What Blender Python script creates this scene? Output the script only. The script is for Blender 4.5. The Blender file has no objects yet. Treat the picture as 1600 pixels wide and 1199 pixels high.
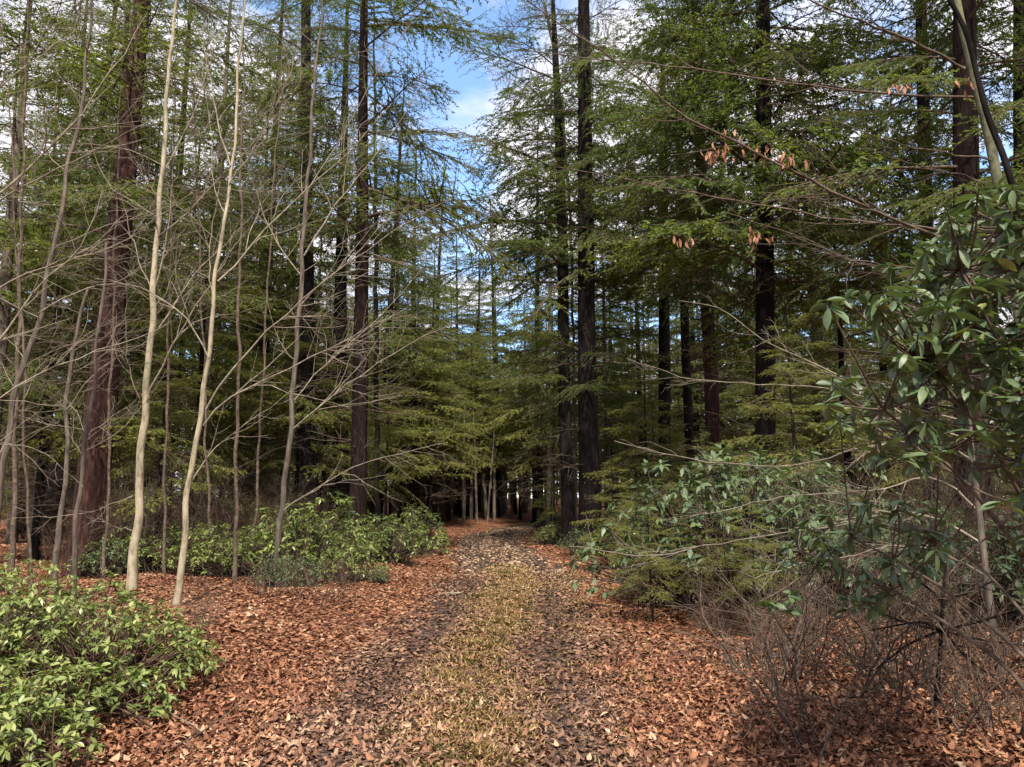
import bpy, math
import numpy as np
from mathutils import Matrix, Vector, Euler

RNG = np.random.default_rng(7)
R_ = math.radians
scene = bpy.context.scene
col = scene.collection

# ------------------------------------------------------------------ camera
FPX, HZ, CAMZ = 1208.0, 785.0, 1.6          # focal length and horizon row in photo pixels, eye height
PITCH = math.atan((HZ - 599.5) / FPX)
cam_d = bpy.data.cameras.new("camera")
cam = bpy.data.objects.new("camera", cam_d)
col.objects.link(cam)
cam_d.sensor_width = 36.0
cam_d.lens = FPX / 1600 * 36.0
cam_d.clip_end = 2000
cam_d.clip_start = 0.05
cam.location = (0, 0, CAMZ)
cam.rotation_euler = (math.pi / 2 + PITCH, 0, 0)
scene.camera = cam

# ------------------------------------------------------------------ world, sun, exposure
SUN_EL, SUN_AZ = R_(50), R_(178)            # azimuth clockwise from +Y: behind the camera, to its right
world = bpy.data.worlds.new("World")
scene.world = world
world.use_nodes = True
wt = world.node_tree
wt.nodes.clear()
def wn(t, **k):
    n = wt.nodes.new(t)
    for a, b in k.items():
        setattr(n, a, b)
    return n
sky = wn('ShaderNodeTexSky', sky_type='NISHITA', sun_disc=False, sun_elevation=SUN_EL, sun_rotation=SUN_AZ)
sky.air_density = 1.0
sky.dust_density = 0.2
sky.ozone_density = 4.0
tc = wn('ShaderNodeTexCoord')
sep = wn('ShaderNodeSeparateXYZ')
wt.links.new(tc.outputs['Generated'], sep.inputs[0])
zc = wn('ShaderNodeMath', operation='MAXIMUM'); zc.inputs[1].default_value = 0.0
wt.links.new(sep.outputs['Z'], zc.inputs[0])
zp = wn('ShaderNodeMath', operation='ADD'); zp.inputs[1].default_value = 0.12
wt.links.new(zc.outputs[0], zp.inputs[0])
comb = wn('ShaderNodeCombineXYZ')
for ax in ('X', 'Y'):
    dv = wn('ShaderNodeMath', operation='DIVIDE')
    wt.links.new(sep.outputs[ax], dv.inputs[0]); wt.links.new(zp.outputs[0], dv.inputs[1])
    wt.links.new(dv.outputs[0], comb.inputs[ax])
off = wn('ShaderNodeVectorMath', operation='ADD'); off.inputs[1].default_value = (6.21, -2.38, 4.76)
wt.links.new(comb.outputs[0], off.inputs[0])
cn = wn('ShaderNodeTexNoise'); cn.inputs['Scale'].default_value = 1.05
cn.inputs['Detail'].default_value = 7.0; cn.inputs['Roughness'].default_value = 0.55
wt.links.new(off.outputs[0], cn.inputs['Vector'])
cr = wn('ShaderNodeValToRGB')
cr.color_ramp.elements[0].position = 0.405; cr.color_ramp.elements[0].color = (0, 0, 0, 1)
cr.color_ramp.elements[1].position = 0.49; cr.color_ramp.elements[1].color = (1, 1, 1, 1)
wt.links.new(cn.outputs['Fac'], cr.inputs[0])
cmix = wn('ShaderNodeMix', data_type='RGBA')
wt.links.new(cr.outputs[0], cmix.inputs['Factor'])
wt.links.new(sky.outputs[0], cmix.inputs['A'])
cmix.inputs['B'].default_value = (3.2, 3.1, 3.35, 1)
bg = wn('ShaderNodeBackground'); bg.inputs['Strength'].default_value = 0.15
wt.links.new(cmix.outputs['Result'], bg.inputs['Color'])
wo = wn('ShaderNodeOutputWorld')
wt.links.new(bg.outputs[0], wo.inputs['Surface'])

sun_d = bpy.data.lights.new("sun", 'SUN')
sun_d.energy = 3.4
sun_d.angle = R_(2.5)
sun_d.color = (1.0, 0.93, 0.82)
sun = bpy.data.objects.new("sun", sun_d)
col.objects.link(sun)
TOSUN = Vector((math.sin(SUN_AZ) * math.cos(SUN_EL), math.cos(SUN_AZ) * math.cos(SUN_EL), math.sin(SUN_EL)))
sun.rotation_euler = TOSUN.to_track_quat('Z', 'Y').to_euler()
sun.location = TOSUN * 60

vs = scene.view_settings
vs.view_transform = 'Standard'
vs.look = 'None'
vs.gamma = 1.0
vs.use_curve_mapping = False
vs.exposure = 1.4
cy = scene.cycles
cy.max_bounces = 6
cy.diffuse_bounces = 4
cy.glossy_bounces = 2
cy.transmission_bounces = 3
cy.caustics_reflective = False
cy.caustics_refractive = False
cy.use_denoising = True

# ------------------------------------------------------------------ places
def ray(px, py):
    x, yv = (px - 800) / FPX, (599.5 - py) / FPX
    c, s = math.cos(PITCH), math.sin(PITCH)
    return np.array([x, c - yv * s, s + yv * c])
def at(px, py, Y):
    d = ray(px, py)
    return np.array([0, 0, CAMZ]) + d * (Y / d[1])
def sst(a, b, v):
    t = np.clip((np.asarray(v, float) - a) / (b - a), 0, 1)
    return t * t * (3 - 2 * t)
PY = [-30, 0, 4.7, 6.5, 13, 18, 24, 30, 38, 46, 60, 120]
PX = [-0.3, -0.39, -0.39, -0.38, -0.12, 0.0, -0.45, -0.8, -1.05, 0.2, 4.5, 30]
def pcx(y):
    return np.interp(y, PY, PX)
def hgt(x, y):
    x = np.asarray(x, float); y = np.asarray(y, float)
    s = x - pcx(y)
    a = np.abs(s)
    h = 0.05 * np.exp(-(s / 0.45) ** 2) - 0.045 * np.exp(-((a - 0.78) / 0.24) ** 2)
    near = 1 - sst(11.8, 15.0, y)
    h = h + np.where(s < 0, (0.10 + 0.16 * near) * sst(1.5, 3.6, a), 0.22 * sst(1.7, 4.2, a))
    h = h + (0.035 * np.sin(x * 1.3 + 0.7 * y) + 0.03 * np.sin(1.9 * y - 0.6 * x + 1) + 0.02 * np.sin(3.1 * x + 2.3 * y)) * sst(0.5, 2.5, a)
    h = h + np.clip(y - 44, 0, 60) * 0.034
    return h
def ground(px, py):
    d = ray(px, py)
    for i in range(1, 4000):
        t = 2 + i * 0.02
        p = d * t
        if CAMZ + p[2] <= hgt(p[0], p[1]):
            return np.array([p[0], p[1], float(hgt(p[0], p[1]))])
    p = d * 60
    return np.array([p[0], p[1], float(hgt(p[0], p[1]))])
def gp(px, Y):
    x = (px - 800) / FPX * Y * math.cos(PITCH)      # close to the horizon row
    x = float(at(px, HZ, Y)[0])
    return np.array([x, Y, float(hgt(x, Y))])

# ------------------------------------------------------------------ mesh helpers
def norm(v):
    return v / np.maximum(np.linalg.norm(v, axis=-1, keepdims=True), 1e-9)
class MB:
    def __init__(self):
        self.v = []; self.f = []; self.n = 0; self.t = []; self.z = []
    def add(self, v, f, mat=0, tint=None, zone=None, smooth=True):
        v = np.asarray(v, float).reshape(-1, 3); f = np.asarray(f, int)
        if len(v) == 0:
            return
        self.v.append(v); self.f.append((f + self.n, mat, smooth))
        self.t.append(np.full(len(v), 0.5) if tint is None else np.broadcast_to(tint, len(v)))
        self.z.append(np.zeros(len(v)) if zone is None else np.broadcast_to(zone, len(v)))
        self.n += len(v)
    def mesh(self, name, mats):
        me = bpy.data.meshes.new(name)
        V = np.concatenate(self.v); me.vertices.add(len(V))
        me.vertices.foreach_set('co', V.ravel())
        lt = np.concatenate([np.full(len(f), f.shape[1]) for f, m, s in self.f])
        lv = np.concatenate([f.ravel() for f, m, s in self.f])
        mi = np.concatenate([np.full(len(f), m) for f, m, s in self.f])
        sm = np.concatenate([np.full(len(f), s) for f, m, s in self.f])
        me.loops.add(len(lv)); me.loops.foreach_set('vertex_index', lv.astype(np.int32))
        me.polygons.add(len(lt))
        ls = np.concatenate([[0], np.cumsum(lt)[:-1]])
        me.polygons.foreach_set('loop_start', ls.astype(np.int32))
        me.polygons.foreach_set('material_index', mi.astype(np.int32))
        me.polygons.foreach_set('use_smooth', sm.astype(bool))
        at_ = me.attributes.new('tint', 'FLOAT', 'POINT')
        at_.data.foreach_set('value', np.concatenate(self.t).astype(np.float32))
        az = me.attributes.new('zone', 'FLOAT', 'POINT')
        az.data.foreach_set('value', np.concatenate(self.z).astype(np.float32))
        for m in mats:
            me.materials.append(m)
        me.update(calc_edges=True)
        return me
def obj(name, me, parent=None, loc=None):
    o = bpy.data.objects.new(name, me)
    col.objects.link(o)
    if parent is not None:
        o.parent = parent
    if loc is not None:
        o.location = loc
    return o
def thing(name, label, cat, loc=(0, 0, 0), group=None, rz=0.0, sc=1.0):
    o = bpy.data.objects.new(name, None)
    col.objects.link(o)
    o.empty_display_size = 0.2
    o.location = loc
    o.rotation_euler = (0, 0, rz)
    o.scale = (sc, sc, sc)
    o['label'] = label; o['category'] = cat
    if group:
        o['group'] = group
    return o
def tubes(P, R, k=4, cap=False):
    P = np.asarray(P, float); R = np.asarray(R, float)
    N, n, _ = P.shape
    T = norm(np.gradient(P, axis=1))
    mt = norm(T.mean(axis=1))
    ref = np.where(np.abs(mt[:, 2:3]) > 0.8, np.array([[1.0, 0.15, 0]]), np.array([[0, 0, 1.0]]))
    U = norm(np.cross(ref[:, None, :], T)); W = np.cross(T, U)
    a = np.arange(k) * 2 * math.pi / k
    V = P[:, :, None, :] + R[:, :, None, None] * (np.cos(a)[None, None, :, None] * U[:, :, None, :] + np.sin(a)[None, None, :, None] * W[:, :, None, :])
    i = np.arange(n - 1)[:, None]; j = np.arange(k)[None, :]
    q = np.stack([i * k + j, i * k + (j + 1) % k, (i + 1) * k + (j + 1) % k, (i + 1) * k + j], -1).reshape(-1, 4)
    F = (q[None] + (np.arange(N) * n * k)[:, None, None]).reshape(-1, 4)
    return V.reshape(-1, 3), F
def poly(S, D, L, rng, n=6, wander=0.12, up=0.0, droop=0.0):
    S = np.asarray(S, float); D = norm(np.asarray(D, float)); L = np.asarray(L, float)
    P = [S]; p = S; d = D
    for i in range(n - 1):
        p = p + d * (L / (n - 1))[:, None]
        P.append(p)
        d = norm(d + rng.normal(0, wander, d.shape) + np.array([0, 0, up - droop]))
    return np.stack(P, 1)
def samp(P, pi, t):
    n = P.shape[1]
    x = np.clip(t, 0, 0.999) * (n - 1); i = x.astype(int); f = (x - i)[:, None]
    a = P[pi, i]; b = P[pi, i + 1]
    return a * (1 - f) + b * f, norm(b - a)
def kids(P, L, R0, rng, m, tmin=0.2, tmax=0.95, ang=(0.6, 1.1), ratio=(0.35, 0.7), flat=0.0):
    N = P.shape[0]
    pi = np.repeat(np.arange(N), m)
    t = rng.uniform(tmin, tmax, len(pi))
    S, T = samp(P, pi, t)
    q = rng.normal(0, 1, S.shape); q[:, 2] *= (1 - flat)
    q = norm(q - (q * T).sum(1, keepdims=True) * T)
    a = rng.uniform(ang[0], ang[1], len(pi))[:, None]
    D = T * np.cos(a) + q * np.sin(a)
    l = L[pi] * rng.uniform(ratio[0], ratio[1], len(pi)) * (1.1 - 0.6 * t)
    r = R0[pi] * (1 - 0.75 * t) * 0.62
    return S, D, l, r
def taper(r0, n, tip=0.2):
    return r0[:, None] * np.linspace(1, tip, n)[None]
def spline(pts, n):
    pts = np.asarray(pts, float)
    d = np.concatenate([[0], np.cumsum(np.linalg.norm(np.diff(pts, axis=0), axis=1))])
    u = np.linspace(0, d[-1], n)
    L = np.stack([np.interp(u, d, pts[:, i]) for i in range(pts.shape[1])], 1)
    for _ in range(2):
        L[1:-1] = 0.25 * L[:-2] + 0.5 * L[1:-1] + 0.25 * L[2:]
    return L

# ------------------------------------------------------------------ materials
def mat(name):
    m = bpy.data.materials.new(name)
    m.use_nodes = True
    nt = m.node_tree
    b = nt.nodes['Principled BSDF']
    return m, nt, b
def N(nt, t, ins=None, **k):
    n = nt.nodes.new(t)
    for a, v in k.items():
        setattr(n, a, v)
    for a, v in (ins or {}).items():
        n.inputs[a].default_value = v
    return n
def ramp(nt, stops):
    r = nt.nodes.new('ShaderNodeValToRGB')
    e = r.color_ramp.elements
    while len(e) < len(stops):
        e.new(0.5)
    for i, (p, c) in enumerate(stops):
        e[i].position = p; e[i].color = (*c, 1)
    return r
def foliage_mat(name, stops, rough=0.55, transl=0.48, spec=0.25, objvar=0.25):
    m, nt, b = mat(name)
    a = N(nt, 'ShaderNodeAttribute', attribute_name='tint')
    oi = N(nt, 'ShaderNodeObjectInfo')
    ma = N(nt, 'ShaderNodeMath', operation='MULTIPLY_ADD'); ma.inputs[1].default_value = objvar; ma.inputs[2].default_value = -objvar / 2
    nt.links.new(oi.outputs['Random'], ma.inputs[0])
    ad = N(nt, 'ShaderNodeMath', operation='ADD')
    nt.links.new(a.outputs['Fac'], ad.inputs[0]); nt.links.new(ma.outputs[0], ad.inputs[1])
    r = ramp(nt, stops)
    nt.links.new(ad.outputs[0], r.inputs[0])
    nt.links.new(r.outputs[0], b.inputs['Base Color'])
    b.inputs['Roughness'].default_value = rough
    b.inputs['Specular IOR Level'].default_value = spec
    tr = N(nt, 'ShaderNodeBsdfTranslucent')
    g = N(nt, 'ShaderNodeMix', data_type='RGBA', blend_type='MULTIPLY'); g.inputs['Factor'].default_value = 1.0
    g.inputs['B'].default_value = (1.5, 1.6, 0.7, 1)
    nt.links.new(r.outputs[0], g.inputs['A']); nt.links.new(g.outputs['Result'], tr.inputs['Color'])
    mx = N(nt, 'ShaderNodeMixShader'); mx.inputs[0].default_value = transl
    nt.links.new(b.outputs[0], mx.inputs[1]); nt.links.new(tr.outputs[0], mx.inputs[2])
    nt.links.new(mx.outputs[0], nt.nodes['Material Output'].inputs['Surface'])
    return m
def bark_mat(name, c0, c1, c2, sx=9, sz=1.6, bump=0.6, moss=None, rough=0.9):
    m, nt, b = mat(name)
    t = N(nt, 'ShaderNodeTexCoord')
    mp = N(nt, 'ShaderNodeMapping'); mp.inputs['Scale'].default_value = (sx, sx, sz)
    nt.links.new(t.outputs['Object'], mp.inputs[0])
    n1 = N(nt, 'ShaderNodeTexNoise', {'Scale': 2.2, 'Detail': 6.0, 'Roughness': 0.65})
    nt.links.new(mp.outputs[0], n1.inputs['Vector'])
    r = ramp(nt, [(0.3, c0), (0.5, c1), (0.72, c2)])
    nt.links.new(n1.outputs['Fac'], r.inputs[0])
    out = r.outputs[0]
    n2 = N(nt, 'ShaderNodeTexNoise', {'Scale': 1.1, 'Detail': 4.0})
    nt.links.new(t.outputs['Object'], n2.inputs['Vector'])
    if moss:
        r2 = ramp(nt, [(0.5, (0, 0, 0)), (0.66, (1, 1, 1))])
        nt.links.new(n2.outputs['Fac'], r2.inputs[0])
        mx = N(nt, 'ShaderNodeMix', data_type='RGBA'); mx.inputs['B'].default_value = (*moss, 1)
        nt.links.new(r2.outputs[0], mx.inputs['Factor']); nt.links.new(out, mx.inputs['A'])
        out = mx.outputs['Result']
    nt.links.new(out, b.inputs['Base Color'])
    bp = N(nt, 'ShaderNodeBump', {'Strength': bump, 'Distance': 0.03})
    nt.links.new(n1.outputs['Fac'], bp.inputs['Height']); nt.links.new(bp.outputs[0], b.inputs['Normal'])
    b.inputs['Roughness'].default_value = rough
    b.inputs['Specular IOR Level'].default_value = 0.06
    return m

M_HEM = foliage_mat('hemlock_needles', [(0.0, (0.04, 0.058, 0.015)), (0.45, (0.098, 0.132, 0.028)), (0.8, (0.145, 0.172, 0.036)), (1.0, (0.18, 0.18, 0.042))])
M_HEMY = foliage_mat('sunlit_young_needles', [(0.0, (0.075, 0.095, 0.02)), (0.45, (0.165, 0.19, 0.038)), (0.8, (0.22, 0.225, 0.048)), (1.0, (0.26, 0.24, 0.058))])  # brighter, yellower copy of the hemlock needles: sunlight put into the colour
M_HEMD = foliage_mat('dark_hemlock_needles', [(0.0, (0.03, 0.048, 0.014)), (0.5, (0.072, 0.108, 0.025)), (1.0, (0.125, 0.155, 0.034))])
M_LAUR = foliage_mat('laurel_leaf', [(0.0, (0.045, 0.068, 0.018)), (0.4, (0.12, 0.16, 0.04)), (0.75, (0.22, 0.26, 0.075)), (1.0, (0.34, 0.35, 0.13))], rough=0.38, transl=0.22, spec=0.5)
M_RHOD = foliage_mat('rhododendron_leaf', [(0.0, (0.038, 0.06, 0.025)), (0.5, (0.082, 0.122, 0.05)), (0.85, (0.13, 0.172, 0.07)), (0.96, (0.15, 0.185, 0.062)), (1.0, (0.24, 0.21, 0.06))], rough=0.48, transl=0.2, spec=0.6)
M_TWIG = bark_mat('bare_twig', (0.04, 0.029, 0.022), (0.092, 0.067, 0.05), (0.17, 0.132, 0.102), 6, 6, 0.2)
M_PALETWIG = bark_mat('pale_twig', (0.1, 0.08, 0.06), (0.2, 0.165, 0.125), (0.33, 0.28, 0.21), 6, 6, 0.2)
M_BROWNTWIG = bark_mat('brown_twig', (0.04, 0.024, 0.017), (0.09, 0.055, 0.038), (0.17, 0.115, 0.08), 6, 6, 0.2)
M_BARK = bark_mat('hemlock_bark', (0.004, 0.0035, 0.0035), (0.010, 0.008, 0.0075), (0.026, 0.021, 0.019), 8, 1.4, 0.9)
M_REDBARK = bark_mat('reddish_bark', (0.011, 0.007, 0.006), (0.035, 0.017, 0.014), (0.088, 0.045, 0.036), 7, 1.5, 1.0)
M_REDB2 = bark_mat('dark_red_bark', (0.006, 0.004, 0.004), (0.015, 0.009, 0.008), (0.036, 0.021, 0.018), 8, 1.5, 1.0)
M_MOSSBARK = bark_mat('mossy_bark', (0.008, 0.007, 0.006), (0.022, 0.018, 0.015), (0.055, 0.045, 0.034), 8, 1.4, 0.9, moss=(0.05, 0.055, 0.022))
M_PALE = bark_mat('pale_smooth_bark', (0.09, 0.07, 0.05), (0.31, 0.26, 0.175), (0.42, 0.365, 0.265), 6, 2.0, 0.6, moss=(0.2, 0.19, 0.12), rough=0.7)
M_GREYB = bark_mat('grey_brown_bark', (0.04, 0.032, 0.026), (0.1, 0.08, 0.064), (0.2, 0.165, 0.13), 7, 1.4, 0.7)
M_LICHEN = bark_mat('lichen_bark', (0.05, 0.05, 0.03), (0.1, 0.095, 0.06), (0.18, 0.17, 0.11), 10, 6, 0.4, moss=(0.16, 0.18, 0.09))

def litter_mat():
    m, nt, b = mat('fallen_leaf')
    a = N(nt, 'ShaderNodeAttribute', attribute_name='tint')
    z = N(nt, 'ShaderNodeAttribute', attribute_name='zone')
    r1 = ramp(nt, [(0.0, (0.032, 0.014, 0.010)), (0.3, (0.12, 0.047, 0.026)), (0.6, (0.24, 0.1, 0.05)), (0.85, (0.33, 0.168, 0.09)), (1.0, (0.42, 0.3, 0.185))])
    r2 = ramp(nt, [(0.0, (0.026, 0.015, 0.012)), (0.35, (0.105, 0.056, 0.038)), (0.7, (0.225, 0.126, 0.076)), (1.0, (0.4, 0.285, 0.185))])
    nt.links.new(a.outputs['Fac'], r1.inputs[0]); nt.links.new(a.outputs['Fac'], r2.inputs[0])
    mx = N(nt, 'ShaderNodeMix', data_type='RGBA')
    nt.links.new(z.outputs['Fac'], mx.inputs['Factor']); nt.links.new(r1.outputs[0], mx.inputs['A']); nt.links.new(r2.outputs[0], mx.inputs['B'])
    nt.links.new(mx.outputs['Result'], b.inputs['Base Color'])
    b.inputs['Roughness'].default_value = 0.7
    b.inputs['Specular IOR Level'].default_value = 0.25
    return m
M_LIT = litter_mat()
def soil_mat(name, stops, sc):
    m, nt, b = mat(name)
    t = N(nt, 'ShaderNodeTexCoord')
    n1 = N(nt, 'ShaderNodeTexNoise', {'Scale': sc, 'Detail': 10.0, 'Roughness': 0.75})
    n2 = N(nt, 'ShaderNodeTexVoronoi', {'Scale': 16.0})
    nt.links.new(t.outputs['Object'], n1.inputs['Vector']); nt.links.new(t.outputs['Object'], n2.inputs['Vector'])
    mx = N(nt, 'ShaderNodeMix', data_type='FLOAT'); mx.inputs['Factor'].default_value = 0.55
    sp = N(nt, 'ShaderNodeSeparateColor')
    nt.links.new(n2.outputs['Color'], sp.inputs[0])
    nt.links.new(n1.outputs['Fac'], mx.inputs['A']); nt.links.new(sp.outputs[0], mx.inputs['B'])
    r = ramp(nt, stops)
    nt.links.new(mx.outputs['Result'], r.inputs[0]); nt.links.new(r.outputs[0], b.inputs['Base Color'])
    bp = N(nt, 'ShaderNodeBump', {'Strength': 0.8, 'Distance': 0.04})
    nt.links.new(mx.outputs['Result'], bp.inputs['Height']); nt.links.new(bp.outputs[0], b.inputs['Normal'])
    b.inputs['Roughness'].default_value = 0.95
    b.inputs['Specular IOR Level'].default_value = 0.15
    return m
M_FLOOR = soil_mat('forest_soil', [(0.15, (0.04, 0.018, 0.011)), (0.45, (0.13, 0.053, 0.027)), (0.8, (0.23, 0.1, 0.05))], 3.0)
M_TRACK = soil_mat('track_soil', [(0.15, (0.02, 0.014, 0.011)), (0.5, (0.062, 0.042, 0.032)), (0.85, (0.14, 0.095, 0.07))], 4.0)
M_GRASS = foliage_mat('path_grass_blades', [(0.0, (0.09, 0.1, 0.03)), (0.2, (0.2, 0.15, 0.055)), (0.55, (0.31, 0.205, 0.085)), (1.0, (0.42, 0.3, 0.15))], transl=0.2)

# ------------------------------------------------------------------ ground
def sheet(name, xs, ys, zoff, m, clip=None):
    X, Y = np.meshgrid(xs, ys)
    Z = hgt(X, Y) + zoff
    b = MB()
    nx, ny = len(xs), len(ys)
    i = np.arange(ny - 1)[:, None]; j = np.arange(nx - 1)[None]
    q = np.stack([i * nx + j, i * nx + j + 1, (i + 1) * nx + j + 1, (i + 1) * nx + j], -1).reshape(-1, 4)
    b.add(np.stack([X, Y, Z], -1), q)
    o = obj(name, b.mesh(name, [m]))
    o['kind'] = 'structure'
    return o
xs = np.concatenate([-np.geomspace(12, 400, 40)[::-1], np.arange(-11.85, 11.9, 0.2), np.geomspace(12, 400, 40)])
ys = np.concatenate([np.linspace(-60, 1.5, 14), np.arange(1.8, 24, 0.2), np.geomspace(24, 60, 50)[0:], np.geomspace(62, 600, 30)])
floor = sheet('forest_floor', xs, ys, 0.0, M_FLOOR)
# the track: a strip of bare soil that follows the path
yy = np.concatenate([np.arange(-6, 24, 0.15), np.arange(24, 62, 0.4)])
ss = np.linspace(-1.35, 1.35, 31)
wob = 1 + 0.12 * np.sin(yy * 1.7) + 0.08 * np.sin(yy * 4.1 + 1)
X = pcx(yy)[:, None] + ss[None] * wob[:, None]
Yg = np.repeat(yy[:, None], len(ss), 1)
tb = MB()
i = np.arange(len(yy) - 1)[:, None]; j = np.arange(len(ss) - 1)[None]; nx = len(ss)
tb.add(np.stack([X, Yg, hgt(X, Yg) + 0.008 - 0.03 * (np.abs(ss) > 1.3)[None] * np.ones_like(X)], -1),
       np.stack([i * nx + j, i * nx + j + 1, (i + 1) * nx + j + 1, (i + 1) * nx + j], -1).reshape(-1, 4))
track = obj('dirt_path', tb.mesh('dirt_path', [M_TRACK])); track['kind'] = 'structure'

# ------------------------------------------------------------------ leaves
def leaf_shape(kind, L=1.0, W=0.4, fold=0.25, droop=0.3, nseg=5):
    """A leaf blade along +X with a folded midrib; returns verts, faces (quads+tris as quads/tris)."""
    t = np.linspace(0, 1, nseg)
    if kind == 'oval':
        w = np.sin(np.pi * np.clip(t * 0.94 + 0.03, 0, 1)) ** 0.8
    elif kind == 'long':
        w = np.sin(np.pi * t ** 1.15 * 0.97 + 0.05) ** 0.75
    else:                                  # lobed
        w = np.array([0.12, 0.75, 0.45, 1.0, 0.1]) if nseg == 5 else np.array([0.15, 1.0, 0.6, 0.06])
    w = w * W / 2
    x = t * L
    z = -droop * L * t ** 2
    up = fold * w
    v = np.concatenate([np.stack([x, -w, z + up], 1), np.stack([x, 0 * x, z], 1), np.stack([x, w, z + up], 1)])
    f = []
    for k in range(nseg - 1):
        f.append([k, k + 1, nseg + k + 1, nseg + k]); f.append([nseg + k, nseg + k + 1, 2 * nseg + k + 1, 2 * nseg + k])
    return v, np.array(f)
def frames(D, roll, upv=None):
    """Rotation matrices with x along D and z as near up as can be, rolled about x."""
    D = norm(D)
    up = np.tile(np.array([[0, 0, 1.0]]), (len(D), 1)) if upv is None else norm(upv)
    yv = np.cross(up, D)
    bad = np.linalg.norm(yv, axis=1) < 1e-3
    yv[bad] = [1, 0, 0]
    yv = norm(yv); zv = np.cross(D, yv)
    c, s = np.cos(roll)[:, None], np.sin(roll)[:, None]
    y2 = yv * c + zv * s; z2 = -yv * s + zv * c
    return np.stack([D, y2, z2], -1)                # columns
def scatter(b, shape, pos, Rm, S, tint, zone=None, matn=0):
    v, f = shape
    V = np.einsum('nij,kj->nki', Rm, v) * S[:, None, None] + pos[:, None, :]
    F = (f[None] + (np.arange(len(pos)) * len(v))[:, None, None]).reshape(-1, f.shape[1])
    b.add(V.reshape(-1, 3), F, matn, np.repeat(tint, len(v)), None if zone is None else np.repeat(zone, len(v)))
def leaf_mesh(name, shape, m, tint, zone=0.0):
    b = MB(); b.add(shape[0], shape[1], 0, tint, zone)
    return b.mesh(name, [m])

# fallen leaves: single leaves near the camera, the rest as one mass
rng = np.random.default_rng(11)
LSH = [leaf_shape('lobed', 0.85, 0.62, 0.5, 0.25, 4), leaf_shape('oval', 1, 0.5, 0.7, 0.45, 4), leaf_shape('oval', 1, 0.6, -0.6, -0.5, 4), leaf_shape('oval', 0.9, 0.7, -0.45, -0.4, 4), leaf_shape('oval', 1, 0.42, 1.1, 0.1, 4)]
LSM = [leaf_shape('oval', 1, 0.55, 0.7, 0.4, 3), leaf_shape('oval', 1, 0.6, -0.6, -0.45, 3), leaf_shape('oval', 0.9, 0.75, 0.4, 0.15, 3), leaf_shape('oval', 1, 0.42, 1.0, 0.1, 3)]
LSF = [(np.array([[0, 0, 0], [0.45, -0.3, 0.14], [1, 0, -0.05], [0.5, 0.3, 0.12]]), np.array([[0, 1, 2, 3]])), (np.array([[0, 0, 0], [0.4, -0.33, -0.1], [1, 0, 0.12], [0.55, 0.3, -0.05]]), np.array([[0, 1, 2, 3]]))]
def litter_points(n, y0, y1, rng, wide=0.72, p=1.0):
    u = rng.uniform(0, 1, n)
    Y = y0 + (y1 - y0) * u ** p
    X = rng.uniform(-1, 1, n) * (Y * wide + 0.8)
    return X, Y
def litter_zone(X, Y, rng):
    s = X - pcx(Y); a = np.abs(s)
    n_ = 0.25 * np.sin(X * 2.1 + Y * 0.9) + 0.2 * np.sin(Y * 2.7 - X)
    z = np.clip(1.0 - sst(0.8, 1.9, a + n_ * 0.8) * 1.1 - 0.45 * np.exp(-(s / 0.4) ** 2) + rng.normal(0, 0.25, len(X)), 0, 1)
    rut = np.exp(-((a - 0.78) / 0.21) ** 2)
    mid = np.exp(-(s / 0.42) ** 2)
    keep = 1 - rut * np.clip(0.36 + 0.35 * np.sin(Y * 1.5 + 1.7 * np.sign(s)) * np.sin(Y * 0.7 + 1), 0.1, 1) * (1 - sst(12, 20, Y)) - 0.38 * mid * (Y < 15)
    return z, rut, keep
lb = MB()
for cnt, y0, y1, shapes, s0, s1, p in ((38000, 3.6, 6.3, LSH, 0.022, 0.068, 0.95), (28000, 6.3, 8.2, LSM, 0.024, 0.072, 0.95), (98000, 8.2, 19, LSF, 0.045, 0.095, 0.9), (46000, 19, 46, LSF, 0.075, 0.15, 0.9)):
    X, Y = litter_points(cnt, y0, y1, rng)
    z, rut, keep = litter_zone(X, Y, rng)
    ok = rng.uniform(0, 1, cnt) < keep
    X, Y, z, rut = X[ok], Y[ok], z[ok], rut[ok]
    n = len(X)
    sh = rng.integers(0, len(shapes), n)
    D = np.stack([np.cos(a := rng.uniform(0, 6.283, n)), np.sin(a), rng.normal(0.02, 0.15, n)], 1)
    Rm = frames(D, rng.normal(0, 0.26, n))
    S = rng.uniform(s0, s1, n)
    pos = np.stack([X, Y, hgt(X, Y) + 0.012 + rng.uniform(0, 0.022, n)], 1) - norm(D) * S[:, None] * 0.5 * np.array([1, 1, 0])
    patch = 0.5 + 0.5 * np.sin(X * 1.1 + 2 * np.sin(Y * 0.6)) * np.sin(Y * 0.9 + X * 0.4)
    tint = np.clip(rng.beta(1.7, 1.6, n) * 0.85 + 0.2 * patch - 0.18 * rut * (1 - sst(12, 20, Y)) + sst(14, 22, Y) * (0.1 + 0.18 * (z > 0.35)), 0, 1)
    for k, shp in enumerate(shapes):
        q = sh == k
        scatter(lb, shp, pos[q], Rm[q], S[q], tint[q], z[q])
nt_ = 3200                                    # small twigs and needles among the leaves
X, Y = litter_points(nt_, 4.0, 13, rng, p=1.2)
a = rng.uniform(0, 6.283, nt_)
Pt = poly(np.stack([X, Y, hgt(X, Y) + 0.035], 1), np.stack([np.cos(a), np.sin(a), rng.normal(0, 0.06, nt_)], 1), rng.uniform(0.05, 0.28, nt_), rng, 4, 0.1)
V, F = tubes(Pt, np.repeat(rng.uniform(0.0012, 0.0035, nt_)[:, None], 4, 1), 3)
lb.add(V, F, 0, np.repeat(rng.uniform(0.1, 0.75, nt_), 12), np.full(len(V), 1.0))
lit = obj('leaf_litter', lb.mesh('leaf_litter', [M_LIT]), floor)
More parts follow.
